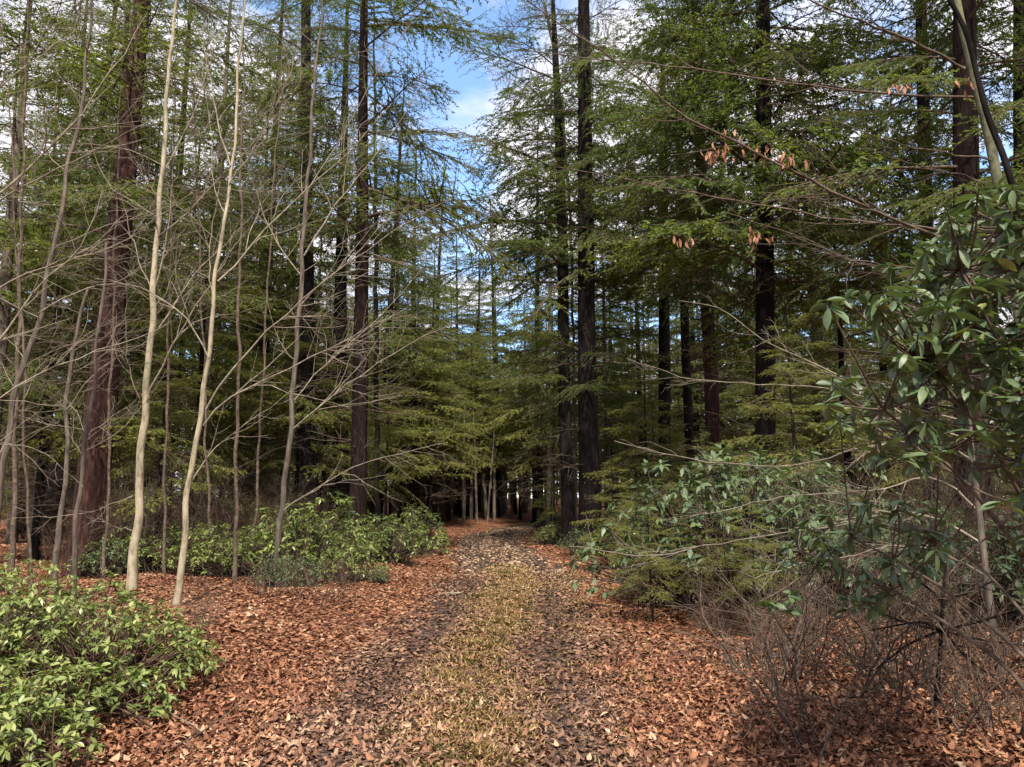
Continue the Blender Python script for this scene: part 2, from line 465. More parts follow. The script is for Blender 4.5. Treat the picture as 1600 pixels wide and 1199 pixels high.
lit['kind'] = 'stuff'; lit['label'] = 'orange and brown fallen leaves covering the ground'
LM = [leaf_mesh('fallen_leaf', LSH[k % 5], M_LIT, t_, z_) for k, (t_, z_) in enumerate([(0.6, 0), (0.8, 0.1), (0.45, 0), (0.92, 0.5), (0.7, 0.9), (0.35, 0.2), (0.98, 0.9), (0.66, 0.0)])]
X, Y = litter_points(300, 4.55, 6.2, rng, wide=0.64)
for k in range(300):
    S = rng.uniform(0.045, 0.085)
    o = obj('fallen_leaf', LM[int(rng.integers(0, 8))], floor, (X[k], Y[k], float(hgt(X[k], Y[k])) + 0.042))
    o.rotation_euler = (rng.normal(0, 0.25), rng.normal(0, 0.25), rng.uniform(0, 6.28)); o.scale = (S, S, S)

# grass on the crown of the path and in tufts beside it
def grass(name, X, Y, Hs, rng, label, wid=0.0032, tshift=0.0):
    n = len(X)
    az = rng.uniform(0, 6.283, n); lean = rng.uniform(0.3, 1.3, n)
    base = np.stack([X, Y, hgt(X, Y) + 0.005], 1)
    d = np.stack([np.cos(az) * np.sin(lean), np.sin(az) * np.sin(lean), np.cos(lean)], 1)
    sd = np.stack([-np.sin(az), np.cos(az), 0 * az], 1) * (wid * (1 + Y / 8))[:, None]
    m_ = base + d * (Hs * 0.55)[:, None]
    t_ = base + d * Hs[:, None] + np.stack([np.cos(az), np.sin(az), -0.6 + 0 * az], 1) * (Hs * 0.25)[:, None]
    V = np.stack([base - sd, base + sd, m_ + sd * 0.8, t_, m_ - sd * 0.8], 1)
    F = np.arange(n)[:, None] * 5
    b = MB()
    tint = np.repeat(np.clip(rng.beta(2, 1.5, n) - 0.45 * (np.sin(X * 3.1 + Y * 1.9) * np.sin(Y * 2.6 - X * 2) > 0.62), 0, 1), 5)
    b.add(V.reshape(-1, 3), F + np.array([[0, 1, 2, 3, 4]]), 0, tint)
    o = obj(name, b.mesh(name, [M_GRASS]))
    o['kind'] = 'stuff'; o['label'] = label; o['category'] = 'grass'
    return o
n = 62000
Y = 4.2 + 15.5 * rng.uniform(0, 1, n) ** 1.15
X = pcx(Y) + rng.normal(0, 0.25, n) + 0.12 * np.sin(Y * 1.3)
k2 = (np.sin(X * 5 + Y * 1.7) * np.sin(Y * 2.3 - X * 3) + rng.uniform(-1, 1, n)) > -0.55
X, Y = X[k2], Y[k2]
n2 = 10000
Y2 = 5 + 13 * rng.uniform(0, 1, n2); X2 = pcx(Y2) + 1.35 + rng.normal(0, 0.3, n2)
k2 = (np.sin(X2 * 4 + Y2 * 1.1) * np.sin(Y2 * 1.3) + rng.uniform(-1, 1, n2)) > 0.05
X2, Y2 = X2[k2], Y2[k2]
X = np.concatenate([X, X2]); Y = np.concatenate([Y, Y2])
grass('path_grass', X, Y, rng.uniform(0.02, 0.062, len(X)) * (1 + 0.5 * (np.sin(X * 7 + Y * 3) * np.sin(Y * 4.1) > 0.5)), rng, 'yellowed grass growing along the crown of the path')

# ------------------------------------------------------------------ hemlock boughs
def bough(L, rng, fine=1.0, mdense=1.0, bare=0.0, rad=0.03, wf=1.0, lf=1.0, wood=True):
    """Wood and needle sprays of one hemlock bough that starts at the origin and grows along +X."""
    b = MB()
    ax = poly(np.zeros((1, 3)), np.array([[1, rng.normal(0, 0.05), rng.uniform(0.0, 0.25)]]), np.array([L]), rng, n=9, wander=0.05, droop=0.055)
    if wood:
        V, F = tubes(ax, taper(np.array([rad * L / 3]), 9, 0.15), 4); b.add(V, F, 1)
    nb = int(15 * L / 2 * mdense) + 6
    t = np.sort(rng.uniform(0.1 + 0.15 * bare, 1.0, nb))
    S, T = samp(ax, np.zeros(nb, int), t)
    side = np.where(np.arange(nb) % 2 == 0, 1.0, -1.0)
    ph = norm(np.cross(np.array([[0, 0, 1.0]]), T)) * side[:, None]
    a = rng.uniform(0.65, 1.05, nb)[:, None]
    D = T * np.cos(a) + ph * np.sin(a) + np.array([[0, 0, -0.08]]) + rng.normal(0, 0.1, T.shape)
    Lb = L * (0.42 * np.sin(np.pi * np.clip(0.12 + 0.85 * t, 0, 1)) + 0.08) * rng.uniform(0.6, 1.15, nb)
    P1 = poly(S, D, Lb, rng, n=5, wander=0.15, droop=0.09)
    if wood:
        V, F = tubes(P1[:, ::2], taper(0.007 + 0.003 * Lb, 3, 0.3), 3); b.add(V, F, 1)
    # the axis tip carries sprays as well
    P1 = np.concatenate([P1, np.stack([samp(ax, np.zeros(5, int), np.linspace(0.6, 0.99, 5))[0]])])
    Lb = np.concatenate([Lb, [L * 0.4]])
    sp = 0.075 / fine
    cnt = np.maximum((Lb / sp).astype(int), 3)
    pi = np.repeat(np.arange(len(Lb)), cnt)
    tt = rng.uniform(0.08, 1.0, len(pi))
    if bare:
        kq = rng.uniform(0, 1, len(pi)) > bare; pi, tt = pi[kq], tt[kq]
    S, T = samp(P1, pi, tt)
    side = np.where(rng.uniform(0, 1, len(pi)) < 0.5, 1.0, -1.0)
    ph = norm(np.cross(np.array([[0, 0, 1.0]]), T)) * side[:, None]
    a = rng.uniform(0.5, 1.15, len(pi))[:, None]
    D = norm(T * np.cos(a) + ph * np.sin(a) + rng.normal(0, 0.28, T.shape) + np.array([[0, 0, -0.15]]))
    l = rng.uniform(0.09, 0.24, len(pi)) * (1.15 - 0.45 * tt) * lf
    w = rng.uniform(0.011, 0.02, len(pi)) / fine ** 0.5 * wf
    Rm = frames(D, rng.normal(0, 0.85, len(pi)))
    # a narrow pointed spray of needles: kite with a sag
    e1 = Rm[:, :, 0]; e2 = Rm[:, :, 1]; e3 = Rm[:, :, 2]
    p0 = S; p1 = S + e1 * (l * 0.4)[:, None] + e2 * w[:, None]
    p2 = S + e1 * l[:, None] - e3 * (l * 0.14)[:, None]; p3 = S + e1 * (l * 0.4)[:, None] - e2 * w[:, None]
    Vv = np.stack([p0, p1, p2, p3], 1).reshape(-1, 3)
    tint = np.repeat(np.clip(rng.normal(0.5, 0.17, len(pi)) + 0.12 * (tt - 0.5), 0, 1), 4)
    b.add(Vv, np.arange(len(pi) * 4).reshape(-1, 4), 0, tint, smooth=False)
    return b
def bough_mesh(name, b, dark=False, m=None):
    return b.mesh(name, [m or (M_HEMD if dark else M_HEM), M_TWIG])
def split_bough(b, fm):
    out = []
    for want, nm, m in ((1, 'bough', M_TWIG), (0, 'needles', fm)):
        q = MB()
        for v, (f, mi, sm), t in zip(b.v, b.f, b.t):
            if mi == want:
                q.add(v, f - f.min(), 0, t, smooth=sm)
        out.append(q.mesh(nm, [m]))
    return out
def merge(dst, src, Rm, s, p, tshift=0.0):
    for (v, (f, m, sm), t) in zip(src.v, src.f, src.t):
        n0 = int(f.min()); 
        dst.add((v * s) @ Rm.T + p, f - f.min(), m, np.clip(t + tshift, 0, 1) if m == 0 else t, smooth=sm)
def rotz(a):
    c, s = math.cos(a), math.sin(a)
    return np.array([[c, -s, 0], [s, c, 0], [0, 0, 1.0]])
def roty(a):
    c, s = math.cos(a), math.sin(a)
    return np.array([[c, 0, s], [0, 1, 0], [-s, 0, c]])
rb = np.random.default_rng(21)
BH = [bough(3.0, rb, 2.7, 1.5, wf=1.6, lf=0.62) for _ in range(6)]          # near trees
BHm = [split_bough(b, M_HEM) for b in BH]
BHd = [(a[0], split_bough(b, M_HEMD)[1]) for a, b in zip(BHm, BH[:4])]
BS = [bough(3.0, rb, 2.2, 1.1, 0.5, wf=1.4, lf=0.62) for _ in range(4)]      # thin, half bare boughs
BSm = [split_bough(b, M_HEM) for b in BS]
BM = [bough(3.0, rb, 1.2, 1.15, wf=1.7, lf=0.8) for _ in range(5)]          # trees behind
BMs = [bough(3.0, rb, 0.8, 0.9, 0.45, wf=1.3) for _ in range(3)]

# dead lower branches: bare, fine, many
def dead_branches(z0, z1, cnt, L, rng, r=0.014):
    b = MB()
    z = rng.uniform(z0, z1, cnt); a = rng.uniform(0, 6.283, cnt)
    S = np.stack([0.08 * np.cos(a), 0.08 * np.sin(a), z], 1)
    D = np.stack([np.cos(a), np.sin(a), rng.uniform(-0.25, 0.3, cnt)], 1)
    l = rng.uniform(0.4, 1.0, cnt) * L
    P = poly(S, D, l, rng, 6, 0.1, droop=0.03)
    r0 = np.full(cnt, r) * (0.6 + l / L)
    V, F = tubes(P, taper(r0, 6, 0.25), 3); b.add(V, F, 0)
    S2, D2, l2, r2 = kids(P, l, r0, rng, 6, 0.2, 0.98, (0.5, 1.1), (0.25, 0.55))
    P2 = poly(S2, D2, l2, rng, 4, 0.14, droop=0.03)
    V, F = tubes(P2, taper(np.maximum(r2, 0.004), 4, 0.4), 3); b.add(V, F, 0)
    S3, D3, l3, r3 = kids(P2, l2, r2, rng, 3, 0.2, 0.98, (0.5, 1.0), (0.3, 0.7))
    P3 = poly(S3, D3, l3, rng, 3, 0.14)
    V, F = tubes(P3, taper(np.full(len(l3), 0.0035), 3, 0.5), 3); b.add(V, F, 0)
    return b

def trunk(P, R, rng, sides=18, step=0.22, flare=0.35, ridge=0.05, wob=0.0):
    """A bark-ridged tapered trunk through points P (world or local) with radii R."""
    P = np.asarray(P, float); R = np.asarray(R, float)
    Lt = np.linalg.norm(np.diff(P, axis=0), axis=1).sum()
    n = max(8, int(Lt / step))
    Q = spline(np.concatenate([P, R[:, None]], 1), n)
    pts, r = Q[:, :3], Q[:, 3]
    z = np.concatenate([[0], np.cumsum(np.linalg.norm(np.diff(pts, axis=0), axis=1))])
    if wob:
        ph = rng.uniform(0, 6.28, 6)
        pts[:, 0] += wob * (np.sin(z * 2.1 + ph[0]) + 0.7 * np.sin(z * 4.3 + ph[1]) + 0.4 * np.sin(z * 8.1 + ph[2]))
        pts[:, 1] += wob * (np.sin(z * 1.9 + ph[3]) + 0.7 * np.sin(z * 4.7 + ph[4]))
    r = r * (1 + flare * np.exp(-z / 0.45))
    V, F = tubes(pts[None], r[None], sides)
    V = V.reshape(n, sides, 3)
    th = np.arange(sides) * 2 * math.pi / sides
    ph = rng.uniform(0, 6.28, 6)
    d = np.zeros((n, sides))
    for k, (m_, fz, am) in enumerate([(3, 0.5, 0.5), (5, 0.9, 0.6), (7, 1.7, 0.8), (9, 3.1, 0.6), (4, 5.3, 0.4), (2, 0.25, 0.7)]):
        d += am * np.sin(m_ * th[None] + ph[k] + 1.2 * np.sin(fz * z[:, None] + ph[k]))
    d += 2.2 * np.exp(-z / 0.4)[:, None] * np.sin(4 * th + ph[0])[None]
    V = pts[:, None] + (V - pts[:, None]) * (1 + ridge * d * 0.5)[..., None]
    b = MB(); b.add(V.reshape(-1, 3), F)
    b.add(V[-1], np.arange(sides)[None])
    return b, pts, r

# ------------------------------------------------------------------ background hemlock kinds
def tree_kind(H, z0, spread, rng, nb, r0, sparse=0.15, deadn=34, tsh=0.0, barkm=None, fm=None):
    lean = rng.normal(0, 0.012, 2)
    zz = np.linspace(-0.3, H, 8)
    P = np.stack([zz * lean[0] + 0.03 * np.sin(zz), zz * lean[1] + 0.03 * np.cos(zz * 0.8), zz], 1)
    tb_, pts, rr = trunk(P, r0 * (1 - 0.9 * np.clip(zz / H, 0, 1)), rng, 10, 0.7, 0.25, 0.05)
    cb = MB()
    for k in range(nb):
        u = (k + rng.uniform(0, 1)) / nb
        z = z0 + (H - 0.4 - z0) * u ** 0.9
        src = BMs[int(rng.integers(0, 3))] if rng.uniform() < sparse + 0.25 * (u < 0.2) else BM[int(rng.integers(0, 5))]
        s = spread * (1 - 0.8 * u ** 1.3) * rng.uniform(0.65, 1.15) / 3.0 * min(1.0, 0.65 + u * 2.5)
        Rm = rotz(k * 2.39996 + rng.normal(0, 0.3)) @ roty(rng.normal(0.1 - 0.3 * u, 0.22))
        merge(cb, src, Rm, max(s, 0.2), np.array([np.interp(z, pts[:, 2], pts[:, 0]), np.interp(z, pts[:, 2], pts[:, 1]), z]), tsh + rng.normal(0, 0.08))
    out = [('trunk', tb_.mesh('trunk', [barkm or M_BARK])), ('crown', bough_mesh('crown', cb, m=fm))]
    if deadn:
        out.append(('dead_branches', dead_branches(1.2, max(z0 * 1.25, 3), deadn, min(spread, 2.6), rng).mesh('dead_branches', [M_TWIG])))
    return out
rk = np.random.default_rng(33)
KIND = [tree_kind(23, 4.2, 3.9, rk, 84, 0.26, barkm=M_BARK), tree_kind(20, 3.6, 3.5, rk, 80, 0.20, tsh=0.05, barkm=M_GREYB),
        tree_kind(25, 5.5, 4.2, rk, 82, 0.28, 0.25, tsh=-0.05), tree_kind(18, 3.2, 3.3, rk, 76, 0.16, tsh=0.08, barkm=M_GREYB),
        tree_kind(22, 6.5, 3.5, rk, 66, 0.20, 0.35)]
UNDER = [tree_kind(9, 2.3, 3.0, rk, 52, 0.10, 0.05, 12, 0.05, fm=M_HEMY), tree_kind(6.5, 1.6, 2.3, rk, 46, 0.075, 0.05, 8, 0.05, fm=M_HEMY), tree_kind(12, 3.0, 3.2, rk, 58, 0.13, 0.1, 14, 0.0, fm=M_HEMY)]
def place(kind, name, label, loc, rz, sc, group):
    t = thing(name, label, 'tree', loc, group, rz, sc)
    for nm, me in kind:
        o = obj(nm, me, t)
        if nm == 'dead_branches':
            o['kind'] = 'stuff'
    return t

# ------------------------------------------------------------------ named hemlocks with single boughs
def hemlock(label, pix, Y, W, barkm, boughs, seed, group='large hemlocks along the path', fol=0, Htop=None, dead=0, deadz=(1.5, 6), name='hemlock_tree', sparse=0.2, dmax=2.2):
    """pix: rows of trunk pixels from the base up; W: trunk widths in pixels there; boughs: (count, z0, z1, length at z0, length at z1)"""
    rng = np.random.default_rng(seed)
    pts = np.array([at(px, py, Y) for px, py in pix])
    g = float(hgt(pts[0][0], Y))
    base = np.array([pts[0][0], Y, g])
    pts[0][2] = g - 0.25
    rad = np.array(W) * Y / FPX / 2
    if Htop:                                   # carry the trunk on above the frame
        d = (pts[-1] - pts[-2]) / max(pts[-1][2] - pts[-2][2], 0.1)
        top = pts[-1] + d * (Htop - pts[-1][2]); top[2] = Htop
        pts = np.vstack([pts, top]); rad = np.append(rad, 0.03)
    t = thing(name, label, 'tree', base, group)
    b, tp, tr = trunk(pts - base, rad, rng, 20, 0.12)
    obj('trunk', b.mesh('trunk', [barkm]), t)
    for (cnt, z0, z1, l0, l1, az0, az1) in boughs:
        spz = 0.8 if az1 - az0 < 2 else sparse
        for k in range(cnt):
            u = (k + rng.uniform(0, 1)) / cnt
            z = z0 + (z1 - z0) * u
            p = np.array([np.interp(z, tp[:, 2], tp[:, 0]), np.interp(z, tp[:, 2], tp[:, 1]), z])
            s = (l0 + (l1 - l0) * u) * rng.uniform(0.7, 1.2) / 3.0
            me = BSm[int(rng.integers(0, 4))] if rng.uniform() < spz else (BHd[int(rng.integers(0, 4))] if fol and rng.uniform() < 0.5 else BHm[int(rng.integers(0, 6))])
            o = obj('bough', me[0], t, p)
            obj('needles', me[1], o)
            az = az0 + (az1 - az0) * ((k * 0.618034 + rng.uniform(0, 0.12)) % 1.0)
            o.rotation_euler = Euler((rng.normal(0, 0.25), rng.normal(0.08, 0.22), az))
            o.scale = (s, s, s)
    if dead:
        db = dead_branches(deadz[0], deadz[1], dead, dmax, rng, 0.016)
        o = obj('dead_branches', db.mesh('dead_branches', [M_TWIG]), t); o['kind'] = 'stuff'
    return t
TAU = 2 * math.pi
hemlock('massive leaning hemlock with scaly reddish brown bark at the left', [(130, 905), (140, 800), (152, 690), (168, 540), (188, 350), (205, 180), (222, 0)], 16.6, [54, 49, 46, 43, 37, 31, 26], M_REDBARK, [(44, 6.0, 19, 3.8, 2.4, 0, TAU)], 1, Htop=22, dead=30, deadz=(2.5, 7), sparse=0.45)
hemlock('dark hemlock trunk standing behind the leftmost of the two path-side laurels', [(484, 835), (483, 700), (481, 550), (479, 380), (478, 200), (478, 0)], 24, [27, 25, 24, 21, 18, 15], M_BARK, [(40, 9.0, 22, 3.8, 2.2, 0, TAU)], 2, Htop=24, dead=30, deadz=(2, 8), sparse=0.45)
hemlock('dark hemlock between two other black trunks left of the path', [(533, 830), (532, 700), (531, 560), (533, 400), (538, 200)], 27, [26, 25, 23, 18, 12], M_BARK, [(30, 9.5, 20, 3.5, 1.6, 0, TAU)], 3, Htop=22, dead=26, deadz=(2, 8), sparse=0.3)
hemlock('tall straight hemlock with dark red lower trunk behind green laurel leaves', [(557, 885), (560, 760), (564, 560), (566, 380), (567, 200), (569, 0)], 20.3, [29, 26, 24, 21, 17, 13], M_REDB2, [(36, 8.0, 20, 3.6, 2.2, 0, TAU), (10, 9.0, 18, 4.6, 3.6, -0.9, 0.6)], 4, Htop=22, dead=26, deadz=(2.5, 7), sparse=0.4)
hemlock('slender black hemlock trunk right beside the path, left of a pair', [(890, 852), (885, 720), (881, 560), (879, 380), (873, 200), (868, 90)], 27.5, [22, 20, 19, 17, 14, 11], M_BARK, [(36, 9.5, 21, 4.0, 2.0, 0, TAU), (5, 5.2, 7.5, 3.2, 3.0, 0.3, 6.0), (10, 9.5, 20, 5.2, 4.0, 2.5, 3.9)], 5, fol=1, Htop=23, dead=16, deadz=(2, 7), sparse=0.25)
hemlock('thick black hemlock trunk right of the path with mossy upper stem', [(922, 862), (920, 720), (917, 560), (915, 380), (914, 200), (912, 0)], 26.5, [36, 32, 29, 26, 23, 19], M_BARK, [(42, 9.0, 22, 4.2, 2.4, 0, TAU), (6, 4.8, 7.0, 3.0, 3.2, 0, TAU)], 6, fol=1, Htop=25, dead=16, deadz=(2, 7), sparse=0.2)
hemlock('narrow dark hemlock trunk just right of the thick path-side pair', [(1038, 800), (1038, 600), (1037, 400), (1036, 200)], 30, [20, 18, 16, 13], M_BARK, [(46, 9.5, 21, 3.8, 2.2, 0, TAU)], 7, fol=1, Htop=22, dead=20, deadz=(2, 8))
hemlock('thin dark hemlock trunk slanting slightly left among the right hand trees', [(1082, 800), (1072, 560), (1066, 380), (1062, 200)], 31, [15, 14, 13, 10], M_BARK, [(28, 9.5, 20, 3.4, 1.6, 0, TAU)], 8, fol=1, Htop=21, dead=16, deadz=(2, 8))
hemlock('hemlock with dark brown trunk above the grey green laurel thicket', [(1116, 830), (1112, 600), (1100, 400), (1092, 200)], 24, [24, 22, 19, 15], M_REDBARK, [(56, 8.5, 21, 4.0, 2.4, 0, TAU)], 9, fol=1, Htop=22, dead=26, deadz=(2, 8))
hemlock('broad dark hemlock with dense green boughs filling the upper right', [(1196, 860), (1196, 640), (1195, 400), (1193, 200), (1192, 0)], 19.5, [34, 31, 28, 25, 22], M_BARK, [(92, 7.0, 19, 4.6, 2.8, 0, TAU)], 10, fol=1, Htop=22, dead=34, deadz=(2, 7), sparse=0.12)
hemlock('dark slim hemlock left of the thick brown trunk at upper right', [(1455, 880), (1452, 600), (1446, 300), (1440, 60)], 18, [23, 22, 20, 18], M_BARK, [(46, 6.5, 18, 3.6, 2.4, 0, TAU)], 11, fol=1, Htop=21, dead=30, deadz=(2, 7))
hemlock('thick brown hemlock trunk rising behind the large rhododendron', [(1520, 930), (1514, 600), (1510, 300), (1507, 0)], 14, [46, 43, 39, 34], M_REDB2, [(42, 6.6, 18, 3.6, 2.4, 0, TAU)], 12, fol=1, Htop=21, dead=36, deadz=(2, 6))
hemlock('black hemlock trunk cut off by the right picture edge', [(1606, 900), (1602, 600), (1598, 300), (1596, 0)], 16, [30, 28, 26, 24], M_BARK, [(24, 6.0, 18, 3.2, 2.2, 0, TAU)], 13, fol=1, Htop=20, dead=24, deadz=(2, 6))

# ------------------------------------------------------------------ the wood behind
rp = np.random.default_rng(55)
MARKS = [(-200, 'the left picture edge'), (150, 'the reddish trunk'), (218, 'the left pale sapling'), (310, 'the slanting pale sapling'), (450, 'the grey brown sapling'), (482, 'the first black trunk'), (532, 'the second black trunk'), (561, 'the dark red trunk'),
         (720, 'the middle of the path'), (885, 'the slender black trunk'), (920, 'the thick black trunk'), (1038, 'the narrow right trunk'), (1112, 'the brown right trunk'), (1196, 'the broad right hemlock'), (1330, 'the rhododendron tip'), (1450, 'the slim upper right trunk'), (1512, 'the thick brown trunk'), (1900, 'the right picture edge')]
ORD = ['first', 'second', 'third', 'fourth', 'fifth', 'sixth', 'seventh', 'eighth', 'ninth', 'tenth', 'eleventh', 'twelfth', 'thirteenth', 'fourteenth', 'fifteenth', 'sixteenth', 'seventeenth', 'eighteenth', 'nineteenth', 'twentieth']
def label_row(items, what):
    items = sorted(items, key=lambda q: q[0])
    for (a, na), (b, nb) in zip(MARKS[:-1], MARKS[1:]):
        inn = [o for px, o in items if a <= px < b]
        for k, o in enumerate(inn):
            o['label'] = (ORD[min(k, 19)] + ' ' if len(inn) > 1 else '') + what + ' from ' + na.replace('the ', '', 1) + ' towards ' + nb.replace('the ', '', 1)
WOOD = []
spots = []
def free(x, y, dmin):
    return all((x - a) ** 2 + (y - b) ** 2 > dmin ** 2 for a, b in spots)
def zone_of(x, y):
    px = 800 + x / y * FPX
    return px
count = 0
for tries in range(6000):
    if count >= 80:
        break
    y = rp.uniform(22, 62); x = rp.uniform(-0.7, 0.7) * y
    px = 800 + x / y * FPX
    s = x - float(pcx(y))
    if abs(s) < (2.8 if y < 46 else 2.2) or (690 < px < 830 and y < 58):
        continue
    if 520 < px < 900 and y < 46:
        continue
    if px > 930 and y < 34 or px < 560 and y < 27:
        continue
    if not free(x, y, 2.1):
        continue
    spots.append((x, y))
    count += 1
    grp = 'hemlocks in the wood left of the path' if px < 560 else ('hemlocks beyond the end of the path' if px < 880 else 'hemlocks in the wood right of the path')
    sc = rp.uniform(0.8, 1.05)
    if 620 < px < 790:                       # lower trees where the sky opens
        sc *= 0.86
    WOOD.append((px, place(KIND[int(rp.integers(0, 5))], 'hemlock_tree', '', (x, y, float(hgt(x, y))), rp.uniform(0, 6.28), sc, grp)))
label_row(WOOD, 'background hemlock')
# young hemlocks with low green boughs
for (px, Y, k, sc, lab) in [(672, 44, 0, 1.2, 'bright green young hemlock leaning over the far end of the path'), (642, 44, 2, 1.1, 'young hemlock with yellow green boughs left of the far path'),
        (722, 63, 0, 1.5, 'young hemlock with low boughs closing the view along the path'), (842, 46, 2, 1.15, 'young hemlock behind the slender black trunk beside the path'),
        (604, 41, 1, 1.25, 'short young hemlock just right of the dark red trunk'), (765, 64, 2, 1.3, 'young hemlock with round top below the open blue sky'),
        (300, 22, 2, 0.95, 'young hemlock with olive green boughs behind the two pale saplings'), (400, 26, 2, 1.0, 'young hemlock right of the pale saplings, deep in the left wood'),
        (60, 21, 2, 0.9, 'young hemlock behind the leaning reddish trunk at far left'), (250, 17.5, 1, 0.85, 'small hemlock with bright tips between red trunk and pale saplings'),
        (1010, 24, 1, 0.9, 'young hemlock under the trees right of the thick black trunk'), (960, 18.5, 1, 0.42, 'low hemlock seedling in front of the thick black trunk'),
        (1045, 12.5, 1, 0.33, 'low dark hemlock seedling at the right edge of the path'), (985, 15.5, 1, 0.3, 'hemlock seedling in front of the laurel right of the thick trunk'), (1075, 10.6, 0, 0.16, 'hemlock seedling spreading over the leaves beside the path'), (1110, 14, 1, 0.42, 'hemlock seedling in front of the grey green laurels'), (1000, 13, 1, 0.3, 'hemlock seedling low at the bend of the right path edge'), (1135, 10.2, 0, 0.18, 'flat topped hemlock seedling left of the hanging rhododendron sprays'), (1170, 9.2, 1, 0.26, 'hemlock seedling under the arching bare branches'), (1015, 10.5, 1, 0.25, 'smallest hemlock seedling beside the leafy path edge'),
        (860, 31, 1, 0.45, 'yellow green bushy hemlock seedling left of the slender black trunk'), (1250, 15, 1, 0.8, 'young hemlock behind the grey green laurel thicket'),
        (1330, 20, 2, 0.9, 'young hemlock in the gap left of the slim dark trunk')]:
    g = gp(px, Y)
    place(UNDER[k], 'young_hemlock', lab, g, rp.uniform(0, 6.28), sc, 'young hemlocks')
TALL = []
for (px, y, k, sc) in [(618, 47, 1, 1.2), (640, 51, 0, 1.15), (590, 45, 2, 1.1), (668, 57, 2, 1.1), (858, 45, 1, 1.15), (838, 51, 2, 1.1), (780, 60, 2, 1.0), (715, 60, 2, 0.92), (747, 64, 0, 1.0), (310, 25, 1, 1.1), (400, 30, 0, 1.1), (60, 22, 3, 1.1), (-20, 19, 1, 1.0), (245, 31, 2, 1.05), (140, 27, 0, 1.05), (440, 36, 2, 1.1)]:
    g = gp(px, y); spots.append((g[0], g[1]))
    TALL.append((px, place(KIND[k], 'hemlock_tree', '', g, rp.uniform(0, 6.28), sc, 'tall hemlocks framing the open sky')))
label_row(TALL, 'tall full crowned hemlock')
YOUNG = []
for (px, y, k, sc) in [(612, 47, 2, 1.3), (648, 45, 0, 1.3), (650, 48, 2, 1.3), (690, 59, 2, 1.35), (702, 52, 0, 1.4), (738, 55, 0, 1.55), (778, 56, 0, 1.45), (720, 57, 2, 1.2), (812, 54, 0, 1.3), (742, 62, 2, 1.45), (700, 60, 2, 1.5), (806, 61, 0, 1.5), (846, 53, 2, 1.3), (864, 48, 2, 1.2), (585, 44, 0, 1.2), (845, 56, 2, 1.4), (628, 54, 2, 1.5), (680, 57, 2, 1.6), (775, 59, 2, 1.5)]:
    g = gp(px, y); spots.append((g[0], g[1]))
    YOUNG.append((px, place(UNDER[k], 'young_hemlock', '', g, rp.uniform(0, 6.28), sc, 'young hemlocks deep in the wood')))
for tries in range(3000):
    if len(YOUNG) >= 68:
        break
    y = rp.uniform(17, 56); x = rp.uniform(-0.74, 0.74) * y
    px = 800 + x / y * FPX
    s = x - float(pcx(y))
    if abs(s) < 3.4 or (520 < px < 930 and y < 44) or not free(x, y, 1.7) or (px > 930 and y < 33) or (px < 520 and y < 24):
        continue
    spots.append((x, y))
    YOUNG.append((px, place(UNDER[int(rp.integers(0, 3))], 'young_hemlock', '', (x, y, float(hgt(x, y))), rp.uniform(0, 6.28), rp.uniform(0.7, 1.15), 'young hemlocks deep in the wood')))
label_row(YOUNG, 'young hemlock')
# unseen trees of the same kinds, added around the camera to shade the right side
for (x, y, k, sc) in [(6.3, -1.4, 3, 0.95), (9.5, 0.5, 1, 0.9), (9.5, -7.5, 1, 0.9), (13.5, 4.0, 2, 0.9), (-13.0, 4.0, 0, 0.95), (-10.5, -14.0, 3, 0.9)]:
    place(KIND[k], 'hemlock_tree', 'unseen hemlock added outside the picture for its shade', (x, y, float(hgt(x, y))), rp.uniform(0, 6.28), sc, 'hemlocks outside the picture')

# far wood that closes the view: trunks and crowns nobody could count
fb = MB()
rf = np.random.default_rng(77)
LOW = [bough(3.0, rf, 0.25, 0.62, wf=2.3, lf=1.7, wood=False) for _ in range(4)]
for k in range(260):
    y = rf.uniform(62, 110); x = rf.uniform(-0.8, 0.8) * y
    g = float(hgt(x, y)); H = rf.uniform(15, 21)
    if -0.13 < x / y < 0.0:
        H *= 0.75
    P = np.array([[[x, y, g - 0.3], [x, y, g + H * 0.5], [x, y, g + H]]])
    V, F = tubes(P, np.array([[0.2, 0.14, 0.02]]) * rf.uniform(0.8, 1.5), 6); fb.add(V, F, 1)
    for j in range(13):
        u = j / 13; low = 0.26 if (-0.2 < x / y < 0.08 and y < 92) else 0.05
        z = g + H * (low + (0.98 - low) * u)
        merge(fb, LOW[j % 4], rotz(j * 2.4 + rf.uniform(0, 1)) @ roty(rf.normal(0.05, 0.15)), (1.7 - 1.2 * u) * rf.uniform(0.8, 1.2), np.array([x, y, z]), rf.normal(0, 0.08))
for k in range(150):                          # slim stems between the larger ones
    y = rf.uniform(50, 90); x = rf.uniform(-0.24, 0.12) * y
    if abs(x - float(pcx(y))) < 1.0 and y < 58:
        continue
    g = float(hgt(x, y)); H = rf.uniform(5, 9); q = rf.normal(0, 0.25, 2)
    V, F = tubes(np.array([[[x, y, g - 0.3], [x + q[0] * 0.5, y, g + H * 0.5], [x + q[0], y + q[1], g + H]]]), np.array([[0.1, 0.08, 0.02]]) * rf.uniform(0.7, 1.5), 6); fb.add(V, F, 1)
fo = obj('far_wood', fb.mesh('far_wood', [M_HEM, M_GREYB]))
fo['kind'] = 'stuff'; fo['label'] = 'far off wood of conifers closing the view behind the trunks'; fo['category'] = 'wood'

